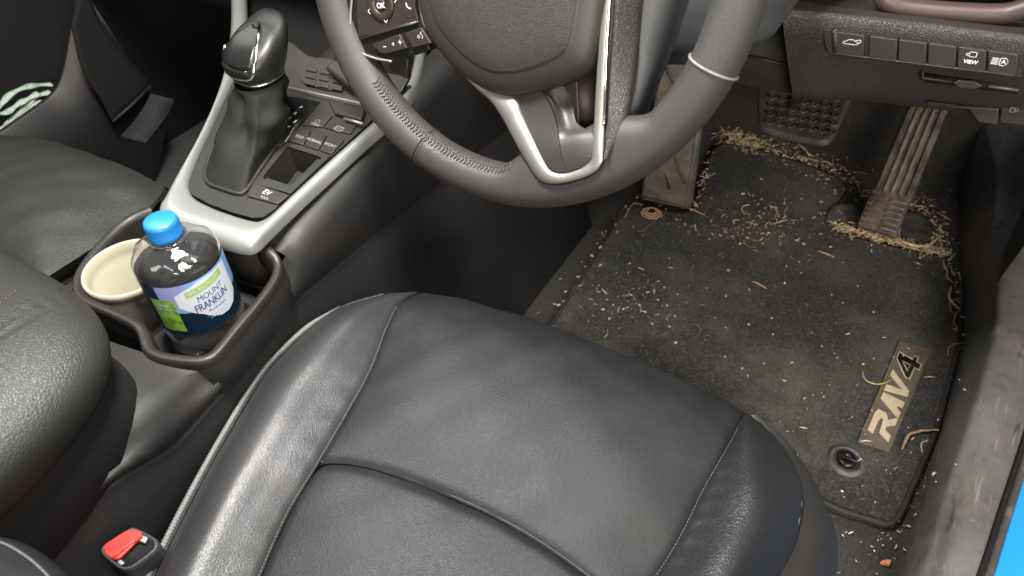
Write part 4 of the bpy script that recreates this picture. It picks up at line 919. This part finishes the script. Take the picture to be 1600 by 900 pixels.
# =================================================================== DASHBOARD
da = thing('dashboard', 'grained black lower dashboard with a row of switches right of the wheel', 'dashboard', (.5, .7, .6))
rows = [[(1205, -75, .93), (1400, -60, .93), (1750, -30, .93)], [(1214, -20, .78), (1400, -5, .78), (1750, 24, .78)], [(1220, 4, .700), (1400, 20, .698), (1600, 44, .696), (1750, 62, .695)],
        [(1222, 14, .664), (1400, 32, .660), (1600, 56, .658), (1750, 74, .658)], [(1223, 24, .660), (1400, 41, .657), (1600, 66, .655), (1750, 84, .655)], [(1226, 60, .664), (1400, 80, .662), (1600, 110, .660), (1750, 132, .66)],
        [(1238, 148, .690), (1330, 152, .690), (1440, 163, .690), (1530, 176, .688), (1600, 186, .686), (1750, 205, .686)], [(1238, 149, .72), (1330, 153, .72), (1440, 164, .72), (1530, 178, .72), (1600, 188, .72), (1750, 208, .72)]]
rw = [catmull([Y(*q_) for q_ in r__], 80) for r__ in rows]
us = [rw[-1] + np.array([0, .02, .004]), rw[-1] + np.array([0, .5, .05])]
gall = np.array(rw); 
sm = np.stack([catmull(gall[:, i], 50) for i in range(80)], 1)
MB().grid(sm).build('dash_panel', M['plastic_grain'], da)
MB().grid(np.array([rw[-1]] + us)).build('dash_underside', M['black'], da)
# inner part left of the panel, behind the wheel
rws = [[(1130, -60, .76), (1230, -60, .76)], [(1140, 60, .72), (1232, 70, .72)], [(1144, 92, .715), (1236, 100, .715)], [(1150, 129, .725), (1240, 150, .725)]]
rw2 = np.array([poly([Y(*q_) for q_ in r__], 8) for r__ in rws]); MB().grid(rw2).build('inner_panel', M['plastic'], da)
MB().grid(np.array([rw2[-1], rw2[-1] + np.array([0, .5, .05])])).build('inner_underside', M['black'], da)
MB().tube([Y(1158, 86, .715), Y(1190, 92, .714), Y(1236, 103, .714)], .0016, 6).build('panel_joint', M['plastic'], da)
# central lower dash left of the column and across the car
MB().box((.086, .80, .40), (.27, 1.25, .72)).build('knee_panel', M['plastic'], da, bevel=.02)
MB().box((-.85, .56, .66), (.16, 1.10, .95)).build('far_dash', M['plastic'], da, bevel=.04)  # unseen overhang, brought forward to shade the area below
MB().box((.20, .66, .72), (1.0, 1.10, .95)).build('upper_dash', M['plastic'], da, bevel=.04)
MB().box((-.80, .74, .36), (-.18, 1.10, .62)).build('glove_box', M['black'], da, bevel=.03)
# switches
def S(px_, py_, d=0): return Y(px_, py_, .6585 - d)
R1_ = lambda x_, y_: (1150 + x_ / 3.5556, y_ / 3.5556)
yn = np.array([0, -1., 0])
bez = [S(*R1_(*q_), -.004) for q_ in [(488, 150), (1600, 280), (1590, 425), (552, 300), (520, 290), (495, 240)]]
swb = MB().prism([p_ for p_ in bez], yn, .0035).build('switch_bezel', M['plastic'], da, bevel=.0012)
tops = [565, 722, 746, 905, 1068, 1232, 1398, 1572]; 
def swq(x0, x1):
    yt = lambda x_: 160 + (x_ - 565) * (122 / 1010); yb = lambda x_: 292 + (x_ - 560) * (120 / 990)
    return [(x0 + 3, yt(x0) + 6), (x1 - 3, yt(x1) + 6), (x1 - 9, yb(x1) - 5), (x0 - 3, yb(x0) - 5)]
swp = []
for x0, x1 in ((565, 724), (746, 905), (909, 1068), (1072, 1232), (1236, 1398), (1402, 1572)):
    swp.append(MB().prism([S(*R1_(*q_), -.001) for q_ in swq(x0, x1)], yn, .0048).build('switch', M['btn'], da, bevel=.0008))
MB().tube([S(*R1_(555, 298), .0032), S(*R1_(1545, 418), .0032)], .0007, 6).build('bezel_edge', M['seal'], da)
MB().tube([S(*R1_(553, 160), .0025), S(*R1_(552, 290), .0025)], .0022, 6).build('bezel_end', M['plastic_grain'], da)
def sfn(x_, y_, sc=1.0):
    o_ = S(*R1_(x_, y_), .0043); q1 = S(*R1_(x_ + 40, y_ + 5), .0043) - o_; q1 /= np.linalg.norm(q1); u = np.cross(q1, (0, 1, 0)) * -1
    u = np.array([0, 0, 1.]) - q1 * q1[2]; u /= np.linalg.norm(u); return lambda a_, b_: o_ + q1 * a_ * sc + u * b_ * sc
mb = MB(); f9 = sfn(642, 238, 1.0); wd = .00065
stroke(mb, [(-.0068, -.0012), (-.0066, .0004), (-.0045, .0010), (-.0028, .0026), (.0012, .0028), (.0035, .0012), (.0048, .0012), (.0050, -.0008), (.0030, -.0014), (-.0035, -.0014)], wd, f9, closed=True)
stroke(mb, [(.0032, .0024), (.0064, .0034), (.0072, .0014), (.0056, .0002)], wd, f9); mb.build('tailgate_symbol', M['mark'], swp[0], smooth=False)
mb = MB(); f9 = sfn(1310, 303, .85); stroke(mb, [(-.0018, .0024), (.0040, .0024), (.0040, -.0022), (-.0018, -.0022), (-.0018, .0024)], wd, f9); stroke(mb, [(-.0018, .0010), (-.0046, .0002), (-.0040, -.0014), (-.0018, -.0012)], wd, f9)
text_on(mb, 'VIEW', .0042, sfn(1303, 345), bold=.00016); mb.build('view_symbol', M['mark'], swp[4], smooth=False)
mb = MB(); f9 = sfn(1472, 343, 1); stroke(mb, [(-.0008, .0028)] + arc(.0010, 0, .0036, 62, -62, 12)[0:] + [(-.0008, -.0028)], wd, f9, closed=True)
for k_ in range(5): stroke(mb, [(-.0064, .0024 - k_ * .0012), (-.0020, .0024 - k_ * .0012)], .0006, f9)
text_on(mb, 'A', .0046, sfn(1487, 345), bold=.00014); mb.build('headlamp_symbol', M['mark'], swp[5], smooth=False)
# slot below the switches
MB().prism([Y(*R1_(*q_), .672) for q_ in [(1045, 395), (1578, 462), (1570, 500), (1050, 434)]], yn, .008).build('card_slot', M['black'], da)
MB().tube([Y(*R1_(1040, 392), .664), Y(*R1_(1036, 434), .664), Y(*R1_(1200, 455), .664)], .0012, 6).build('slot_edge', M['plastic'], da)
MB().tube([Y(*R1_(1400, 478), .663), Y(*R1_(1570, 502), .663)], .0012, 6).build('slot_edge', M['seal'], da)
MB().prism([Y(*R1_(*q_), .664) for q_ in [(1205, 452), (1240, 436), (1330, 446), (1375, 470), (1330, 490), (1240, 484)]], yn, .003).build('slot_tab', M['plastic'], da, bevel=.0012)
# copper-tinted storage tray edge above
tr_ = [(1370, -40), (1378, -8), (1395, 6), (1430, 14), (1500, 20), (1560, 22), (1590, 17), (1625, 0), (1640, -40)]
trp = catmull([Y(a_, b_, .700) for a_, b_ in tr_], 60)
MB().tube(trp, .0085, 10).build('tray_rim', mat('copper_tinted_rim', (.06, .038, .036), .45, metal=.15, fine=(900, .2, .0003)), da)
MB().prism([Y(a_, b_, .735) for a_, b_ in [(1380, -60), (1390, -4), (1560, 12), (1620, 0), (1640, -60)]], yn, .018).build('tray_inside', mat('blue_black_tray', (.012, .010, .022), .4), da)
# fuel flap switch below
fs = MB().prism([Y(a_, b_, .684) for a_, b_ in [(1565, 163), (1640, 172), (1640, 196), (1563, 187)]], yn, .006).build('fuel_switch', M['btn'], da, bevel=.001)
def ffn(a9, b9): o_ = Y(a9, b9, .6775); return lambda a_, b_: o_ + np.array([a_, 0, b_])
mb = MB(); f9 = ffn(1583, 172); stroke(mb, [(-.002, .002), (.0012, .002), (.0012, -.002), (-.002, -.002)], .0006, f9, closed=True); stroke(mb, [(.0012, .0), (.0030, -.0012), (.0034, .0014), (.0022, .0024)], .0005, f9); mb.build('fuel_symbol', M['mark_dim'], fs, smooth=False)
MB().prism([Y(a_, b_, .684) for a_, b_ in [(1448, 158), (1515, 166), (1530, 186), (1560, 190), (1562, 164)]], yn, .007).build('lower_bracket', M['plastic'], da, bevel=.002)
MB().tube([Y(1450, 160, .680), Y(1518, 169, .680), Y(1522, 175, .680)], .0014, 6).build('bracket_edge', M['seal'], da)

# =================================================================== SILL AND KICK PANEL
sl = thing('door_sill', 'scuffed grey plastic door sill trim along the right edge of the footwell', 'door sill', (.77, .8, 0))
def xy(p_): return np.array(p_)
inn = [(1360, 1080, .738, .0), (1440, 900, .738, 0), (1478, 770, .742, 0), (1520, 640, .748, 0), (1553, 520, .756, 0), (1560, 440, .752, 0), (1553, 370, .738, 0), (1560, 290, .722, 0), (1545, 215, .700, 0), (1530, 165, .68, 0)]
it = catmull([X(a_, b_, x_) for a_, b_, x_, _ in inn], 90)
st = catmull([Z(a_, b_, z_) for a_, b_, z_ in [(1475, 1040, .10), (1526, 900, .10), (1562, 790, .10), (1602, 668, .10), (1660, 480, .11), (1740, 260, .17), (1790, 120, .26)]], 90)
gg = []
for a_, b_ in zip(it, st):
    fl_ = np.array([a_[0] - .006, a_[1], 0]); h_ = a_[2]
    gg.append(catmull([fl_, fl_ * .5 + a_ * .5 + np.array([-.004, 0, -.004]), a_ + np.array([-.001, 0, -.010]), a_ + np.array([.006, 0, -.001]), a_ * .6 + b_ * .4 + np.array([0, 0, .006]), a_ * .12 + b_ * .88 + np.array([0, 0, .003]), b_ + np.array([0, 0, -.003]), b_ + np.array([.001, 0, -.03])], 40))
MB().grid(np.array(gg)).build('sill_cover', M['sill'], sl)
MB().tube(st + np.array([.0035, -.001, -.003]), .0036, 8).build('seal_bead', M['black'], sl)
MB().tube(st + np.array([.0098, -.001, -.001]), .0042, 8).build('door_seal', M['seal'], sl)
gg = np.array([[b_ + np.array(d) for d in ((.010, 0, -.012), (.0125, 0, -.004), (.016, 0, -.003), (.045, 0, -.005), (.075, 0, -.012), (.09, 0, -.04), (.095, 0, -.12))] for b_ in st])
MB().grid(gg).build('painted_sill', M['blue'], sl)
MB().tube([X(1583, 478, .775), X(1612, 484, .80)], .0008, 5).build('cover_joint', M['black'], sl)
kp = thing('kick_panel', 'dusty dark kick panel right of the accelerator pedal', 'kick panel', (.72, 1.3, 0))
kl = catmull([X(a_, b_, x_) for a_, b_, x_ in [(1500, 520, .742), (1492, 420, .742), (1490, 350, .735), (1500, 260, .725), (1512, 190, .71)]], 40)
gg = np.array([[np.array([p_[0] + .004, p_[1], 0]), p_ + np.array([.004, .0, 0]), p_ + np.array([.012, .02, .12]), p_ + np.array([.03, .05, .3])] for p_ in kl]); MB().grid(gg).build('carpet_wall', M['carpet'], kp)

# =================================================================== PASSENGER SIDE
pdr = thing('passenger_door', 'dark far door with an open map pocket', 'door', (-.75, .5, .2))
MB().box((-.86, -.4, -.05), (-.79, 1.9, .95)).build('door_panel', M['black'], pdr, bevel=.02)
e1 = catmull([X(a_, b_, -.70) for a_, b_ in [(122, -30), (112, 30), (102, 90), (92, 128), (75, 152), (40, 178), (0, 206), (-60, 250)]], 50)
gg = np.array([[p_ + np.array([-.012, .01, -.02]), p_ + np.array([-.004, .002, .001]), p_, p_ + np.array([.004, -.002, -.003]), p_ + np.array([.010, .02, -.12]), p_ + np.array([.0, .05, -.3])] for p_ in e1]); MB().grid(gg).build('pocket_lip', mat('dim_door_plastic', (.012, .011, .011), .5), pdr)
e2 = catmull([X(a_, b_, -.66) for a_, b_ in [(128, -30), (160, 40), (200, 90), (236, 132)]], 20); e3 = catmull([X(a_, b_, -.66) for a_, b_ in [(112, 40), (130, 110), (160, 160), (175, 190)]], 20)
fw_ = thing('footwell_trim', 'dark triangular trim panel in the far footwell', 'trim panel', (-.66, .8, 0))
MB().grid(np.stack([poly([a_, b_], 8) for a_, b_ in zip(e2, e3)])).build('trim_face', M['black'], fw_, solid=.006)
MB().tube([X(176, 190, -.655), X(205, 165, -.655), X(236, 134, -.655)], .003, 8).build('trim_lower_edge', M['side'], fw_)
MB().grid(np.array([catmull([X(272, 155, -.30), X(262, 180, -.30), X(228, 224, -.28)], 12), catmull([X(236, 146, -.32), X(215, 185, -.32), X(190, 215, -.31)], 12)])).build('tunnel_trim', M['black'], fw_, solid=.006)
# pale straps stuffed in the pocket
ct = thing('cloth_strap', 'pale green and white looped cloth strap lying in the door pocket', 'strap', (-.72, .4, .2))
for k_, pts_ in enumerate([[(-20, 190), (0, 165), (20, 145), (50, 134), (80, 132)], [(-20, 215), (5, 200), (35, 170), (55, 152), (78, 144)], [(-10, 178), (10, 176), (30, 162), (60, 146)], [(-15, 208), (15, 196), (45, 172), (66, 158)]]):
    pth = catmull([X(a_, b_, -.745 + .006 * k_) for a_, b_ in pts_], 40)
    MB().tube(pth, [.006 + .0015 * math.sin(i * .5 + k_) for i in range(40)], 8, flat=.45).build('strap_loop', M['cloth'], ct)

# =================================================================== LITTER
def stick(L_, r, bend, n=7, sides=5, seed=0):
    rg = np.random.default_rng(seed); pts_ = [(-L_ / 2 + L_ * i / (n - 1), bend * L_ * math.sin(math.pi * i / (n - 1)) + rg.normal(0, L_ * .02), r + rg.normal(0, r * .2)) for i in range(n)]
    return MB().tube(pts_, [r * (.45 + .55 * math.sin(math.pi * (i + .6) / n)) for i in range(n)], sides)
def chip(sz, seed):
    rg = np.random.default_rng(seed); k_ = 7; a_ = np.sort(rg.uniform(0, 6.28, k_)); rad = rg.uniform(.6, 1.1, k_)
    lo_ = [(sz * .8 * math.cos(t) * r_, sz * .45 * math.sin(t) * r_, 0) for t, r_ in zip(a_, rad)]; hi_ = [(x_ * .7, y_ * .7, sz * .35 + rg.uniform(0, sz * .15)) for x_, y_, _ in lo_]
    mb = MB(); mb.grid(np.array([lo_, hi_]), closed_u=True); mb.fan(np.array(hi_)); mb.fan(np.array(lo_), True); return mb
protos = {}
def proto(kind_, i, m_):
    key = (kind_, i, m_)
    if key not in protos:
        mb = stick(.017 + .003 * i, .0008 + .0001 * (i % 3), (.05, .22, -.15, .35, .1)[i % 5], seed=i) if kind_ == 'stick' else (chip(.0042, i) if kind_ == 'chip' else stick(.045, .0014, .12 + .05 * i, n=10, seed=i + 9))
        me = bpy.data.meshes.new(kind_); me.from_pydata(mb.v, [], mb.f); me.materials.append(M[m_]); me.update(); protos[key] = me
    return protos[key]
def ground(px_, py_): return Z(px_, py_, .0165)
def on_mat(p_): return .0165
def place(kind_, i, m_, px_, py_, ang, sc, name, label, cat, group, z=.0168):
    p_ = Z(px_, py_, z); o = bpy.data.objects.new(name, proto(kind_, i, m_)); COL.objects.link(o); o.location = p_
    o.rotation_euler = (rng.normal(0, .08), rng.normal(0, .08), ang); o.scale = (sc,) * 3; tag(o, label, cat, group); return o
# picked-out pieces: kind, shape, colour, pixel, direction in the picture (degrees), size
def ang_at(px_, py_, deg):
    a_, b_ = Z(px_, py_, .017), Z(px_ + 10 * math.cos(math.radians(deg)), py_ - 10 * math.sin(math.radians(deg)), .017); d = b_ - a_; return math.atan2(d[1], d[0])
G1 = 'wood chips scattered at the left edge of the mat'
for (k_, i, m_, a_, b_, dg, sc) in [('chip', 0, 'orange', 995, 309, 20, 1.5), ('chip', 1, 'wood', 962, 352, 60, 1.6), ('chip', 2, 'orange', 964, 364, 30, 1.9), ('chip', 3, 'orange', 990, 355, 80, 1.3), ('chip', 1, 'straw', 938, 387, 50, 1.6), ('chip', 4, 'straw', 925, 400, -30, 1.2),
                                    ('chip', 5, 'pale', 938, 415, 40, 1.4), ('stick', 0, 'orange', 933, 452, 80, .8), ('chip', 2, 'wood', 982, 426, 80, 1.1), ('chip', 0, 'orange', 948, 469, 0, 1.0), ('chip', 4, 'pale', 873, 477, 20, 1.1), ('chip', 3, 'wood', 978, 323, 30, 1.3), ('chip', 5, 'wood', 1005, 368, -60, .9)]:
    place(k_, i, m_, a_, b_, ang_at(a_, b_, dg), sc, 'wood_chip', 'small wood chip or crumb at the left edge of the floor mat below the wheel', 'wood chip', G1)
G2 = 'pale and green plant bits on the lower left of the mat'
for (k_, i, m_, a_, b_, dg, sc) in [('stick', 1, 'green', 1046, 497, 70, .75), ('stick', 2, 'green', 946, 522, 65, .8), ('stick', 0, 'pale', 967, 484, 80, .8), ('chip', 1, 'pale', 942, 484, 0, 1.1), ('chip', 2, 'pale', 958, 477, 10, .9), ('chip', 3, 'pale', 952, 498, 60, 1.0), ('chip', 4, 'straw', 1012, 457, 0, .9),
                                    ('chip', 5, 'straw', 1028, 469, -20, 1.0), ('stick', 3, 'dry', 1087, 515, -60, .9), ('chip', 0, 'pale', 1055, 536, 10, 1.2), ('chip', 1, 'green', 1134, 463, 60, 1.1), ('stick', 4, 'straw', 1186, 446, -25, .9), ('chip', 2, 'pale', 1226, 443, 0, 1.1), ('stick', 0, 'wood', 1098, 477, -15, .6), ('chip', 3, 'pale', 1138, 423, -50, 1.0), ('stick', 1, 'dry', 980, 464, 40, .8), ('chip', 5, 'pale', 1008, 488, 0, 1.0), ('chip', 0, 'pale', 999, 477, 0, .8), ('stick', 2, 'dry', 1018, 497, -30, .7)]:
    place(k_, i, m_, a_, b_, ang_at(a_, b_, dg), sc, 'plant_bit', 'small pale or greenish plant bit on the lower left half of the mat', 'plant bit', G2)
G3 = 'dry stems in the middle of the mat below the brake pedal'
for (k_, i, m_, a_, b_, dg, sc) in [('stick', 3, 'straw', 1168, 328, 70, 1.3), ('chip', 1, 'orange', 1144, 370, 0, 1.2), ('chip', 2, 'orange', 1176, 306, -50, 1.2), ('stick', 4, 'straw', 1220, 348, 15, 1.0), ('stick', 2, 'dry', 1168, 382, -40, 1.0), ('stick', 0, 'dry', 1180, 392, -15, .8), ('chip', 4, 'pale', 1161, 303, 0, 1.1), ('stick', 1, 'straw', 1200, 352, 70, .9),
                                    ('stick', 2, 'straw', 1212, 344, 100, .6), ('stick', 0, 'straw', 1130, 337, 40, .8), ('stick', 1, 'dry', 1118, 354, -10, .8), ('stick', 3, 'straw', 1172, 352, -40, .9), ('stick', 4, 'straw', 1290, 398, -15, 1.0), ('chip', 5, 'straw', 1256, 382, -10, 1.2), ('stick', 0, 'wood', 1240, 345, 0, .8), ('stick', 1, 'straw', 1150, 346, 10, .8), ('chip', 3, 'straw', 1298, 386, 0, 1.0), ('stick', 2, 'dry', 1225, 295, 70, 1.0)]:
    place(k_, i, m_, a_, b_, ang_at(a_, b_, dg), sc, 'dry_stem', 'small dry stem or crumb on the mat between footrest and accelerator pedal', 'dry stem', G3)
G4 = 'broken stems on the brake-pedal side ledge'
for (i, m_, a_, b_, dg, sc) in [(3, 'straw', 1336, 240, 30, 1.4), (1, 'wood', 1296, 229, -60, 1.1), (2, 'orange', 1303, 262, -55, 1.0), (0, 'straw', 1203, 229, 60, 1.1), (4, 'straw', 1338, 291, -70, 1.4), (0, 'straw', 1352, 299, 5, 1.2), (1, 'straw', 1348, 204, 45, .8), (2, 'dry', 1460, 237, 45, .9), (3, 'straw', 1445, 275, 20, .8), (2, 'straw', 1484, 283, 5, .8), (4, 'straw', 1480, 240, 60, .9)]:
    place('stick', i, m_, a_, b_, ang_at(a_, b_, dg), sc, 'broken_stem', 'short broken stem on the dark carpet round the brake and accelerator pedals', 'broken stem', G4, .008)
G5 = 'long dry stems along the right edge of the mat'
for n_, (i, a_, b_, dg, sc) in enumerate([(0, 1484, 428, 100, 1.1), (1, 1492, 466, 105, 1.2), (0, 1496, 500, 80, 1.0), (2, 1498, 524, -50, .7), (1, 1490, 546, 45, .8), (0, 1478, 416, 110, .7), (2, 1494, 478, 60, .9)]):
    place('long', i, 'straw' if n_ % 2 else 'wood', a_, b_, ang_at(a_, b_, dg), sc, 'long_stem', 'long dry stem caught between right mat edge and sill', 'long stem', G5, .014)
CN = {'orange': 'orange-brown', 'wood': 'brown', 'straw': 'straw-coloured', 'pale': 'cream', 'green': 'pale green', 'dry': 'dull dry'}
ORD = ['nearest', 'second nearest', 'third nearest', 'fourth nearest', 'fifth nearest', 'sixth nearest', 'seventh nearest', 'eighth nearest', 'ninth nearest', 'tenth nearest']
for grp, mark, nm9 in ((G1, (862, 505, 'the driver seat, along the left mat edge'), 'wood_chip'), (G2, (860, 520, 'the driver seat front edge, on the mat'), 'plant_bit'), (G3, (1372, 352, 'the accelerator foot, on the mat'), 'dry_stem'), (G4, (1250, 180, 'the brake pedal, on the carpet'), 'broken_stem'), (G5, (1430, 600, 'the mat badge, along the right edge'), 'long_stem')):
    by = {}
    for o in COL.objects:
        if o.get('group') == grp: by.setdefault((CN[o.data.materials[0].name.split('_')[0]], 'chip' if o.data.name.startswith('chip') else 'stem'), []).append(o)
    for (c9, k9), l9 in by.items():
        mk = Z(mark[0], mark[1], .0168); l9.sort(key=lambda o: (o.location - Vector(mk)).length)
        for n9, o in enumerate(l9): o['label'] = f"{c9} {k9} " + (f"{ORD[n9]} {mark[2]}" if len(l9) > 1 else f"lying near {mark[2]}")
place('long', 1, 'wood', 1437, 687, ang_at(1437, 687, 25), 1.45, 'twig', 'thin reddish twig lying across the right mat border below the badge', 'twig', None)
place('chip', 3, 'orange', 1385, 880, .5, 2.8, 'pebble', 'pinkish rounded pebble on the carpet at the bottom by the sill', 'pebble', None, .004)
place('chip', 1, 'pale', 1459, 741, 1.4, 1.5, 'pale_seed', 'pale seed lying on the sill slope below the twig', 'seed', None, .05)
place('stick', 0, 'pale', 1453, 590, ang_at(1453, 590, 0), 1.0, 'white_stalk', 'short white stalk just right of the badge on the mat', 'stalk', None)
place('stick', 0, 'pale', 1353, 690, ang_at(1353, 690, 3), .95, 'pale_stalk', 'pale stalk across the lower end of the badge', 'stalk', None, .019)
place('long', 2, 'straw', 1447, 698, ang_at(1447, 698, 60), .6, 'bark_strip', 'short reddish bark strip in the gap beside the twig', 'bark strip', None, .012)
bl_ = thing('grass_blade', 'curved green grass blade touching the left side of the badge', 'grass blade', tuple(Z(1370, 598, .018)))
MB().tube(catmull([Z(a_, b_, .0185) for a_, b_ in [(1348, 580), (1349, 588), (1356, 596), (1368, 600), (1380, 599), (1391, 594)]], 24), [.0007 + .0006 * math.sin(math.pi * i / 24) for i in range(24)], 6, flat=.5).build('blade', M['green'], bl_)
st9 = thing('curved_stalk', 'pale straw stalk bent along the base of the accelerator pedal', 'stalk', tuple(Z(1440, 385, .03)))
MB().tube(catmull([Z(a_, b_, .034) for a_, b_ in [(1406, 350), (1405, 368), (1412, 378), (1432, 384), (1448, 384), (1460, 376), (1470, 368)]], 30), [.0014 + .0006 * math.sin(i * .6) for i in range(30)], 6).build('stalk_body', M['straw'], st9)
cs = thing('curled_tendril', 'tight orange-brown coil of dried tendril left of the footrest', 'tendril', tuple(Z(1017, 335, .02)))
c0 = Z(1017, 337, .014); co = []
for t in np.linspace(0, 2 * math.pi * 3.6, 150):
    r_ = .0195 - .0036 * t / 6.28 ; co.append(c0 + np.array([r_ * math.cos(t), r_ * .95 * math.sin(t), .004 + .0026 * t / 6.28]))
MB().tube(co, .0012, 7).build('coil', mat('tendril', (.62, .38, .22), .6, noise=[((.35, .2, .11), 200, .45, .7)]), cs)
MB().tube(catmull([c0 + np.array([.016, 0, .004]), Z(1010, 356, .017), Z(1000, 362, .017), Z(996, 358, .017)], 12), .0008, 6).build('tail', M['dry'], cs)
MB().tube(catmull([Z(1004, 320, .017), Z(990, 318, .017), Z(980, 332, .017), Z(977, 340, .017)], 12), .0012, 6).build('tail', M['wood'], cs)

# fine litter, uncountable
def fine(name, m_, clusters, label, zf=None):
    mb = MB()
    for (path, spread, n, ln, zz) in clusters:
        P2 = catmull([(a_, b_) for a_, b_ in path], 60) if len(path) > 1 else np.array([path[0]] * 60, float)
        for _ in range(n):
            q_ = P2[rng.integers(0, 60)] + rng.normal(0, 1, 2) * np.array(spread); fat = rng.random() < .09; 
            z_ = zz + abs(rng.normal(0, .002)); p_ = Z(q_[0], q_[1], z_); L_ = ln * rng.lognormal(-.25, .65); a_ = rng.uniform(0, math.pi); bd_ = rng.normal(0, .3)
            d = np.array([math.cos(a_), math.sin(a_), rng.normal(0, .18)]); e = np.array([-math.sin(a_), math.cos(a_), 0]); r_ = min(.0010, L_ * rng.uniform(.06, .3)) if not fat else .0016; L_ = L_ if not fat else min(L_, .005)
            mb.tube([p_ - d * L_ / 2, p_ + e * L_ * bd_ * .4, p_ + d * L_ / 2], [r_ * .5, r_, r_ * .4], 4, caps=False)
    o = mb.build(name, M[m_], smooth=False, fix=False); o['kind'] = 'stuff'; o['label'] = label; o['category'] = 'litter'; return o
heap1 = [(1140, 212), (1170, 222), (1210, 236), (1260, 252), (1300, 272), (1318, 284)]
heap2 = [(1306, 350), (1335, 360), (1370, 370), (1410, 380), (1450, 390), (1478, 394)]
fine('straw_litter', 'straw', [(heap1, (15, 9), 170, .008, .010), ([(1138, 212), (1165, 222), (1190, 230)], (9, 7), 230, .007, .012), (heap2, (6, 3.5), 330, .008, .020), (heap1, (16, 10), 300, .003, .010), (heap2, (9, 6), 250, .003, .016), ([(1060, 340), (1180, 350), (1260, 360)], (50, 22), 130, .0028, .016), ([(1300, 300), (1320, 290)], (12, 10), 30, .009, .006), ([(1420, 330), (1450, 350), (1475, 385)], (11, 16), 160, .010, .006), ([(1480, 405), (1494, 470), (1500, 530)], (4, 8), 60, .012, .008),
      ([(1110, 240), (1098, 290), (1085, 325)], (3, 5), 60, .006, .016), ([(1130, 350), (1180, 345), (1235, 340)], (26, 18), 40, .005, .016), ([(1235, 220), (1300, 240), (1350, 290)], (22, 18), 90, .008, .004), ([(870, 490), (930, 400), (975, 335)], (6, 6), 45, .005, .010)], 'loose straw-coloured litter heaped round the pedals')
fine('pale_litter', 'pale', [([(940, 480), (1000, 470), (1050, 480)], (32, 26), 70, .0035, .016), ([(1100, 330), (1230, 330), (1290, 400)], (60, 30), 110, .003, .016), ([(1000, 420), (1200, 480), (1400, 520)], (90, 60), 150, .0022, .016), ([(1200, 600), (1350, 650), (1350, 760)], (60, 60), 110, .0022, .016), ([(1440, 640), (1420, 760), (1400, 840)], (14, 50), 50, .004, .006), ([(1340, 840), (1370, 860)], (25, 26), 36, .003, .003), ([(1480, 620), (1500, 780)], (30, 90), 16, .003, .10), ([(800, 470), (880, 400)], (30, 26), 16, .003, .003)], 'tiny pale crumbs and seeds strewn over mat and carpet')
fine('dark_litter', 'dry', [(heap1, (18, 12), 420, .006, .008), (heap2, (10, 8), 260, .006, .012), ([(1100, 340), (1180, 350), (1260, 380)], (50, 24), 110, .004, .015), ([(960, 450), (1040, 480)], (40, 30), 90, .004, .015), ([(1430, 300), (1470, 350)], (18, 30), 120, .009, .005), ([(985, 325), (960, 360), (925, 410)], (8, 7), 90, .006, .008), ([(1455, 650), (1430, 740), (1405, 800)], (4, 20), 70, .006, .006)], 'brown crumbled plant litter around the pedals and mat edges')
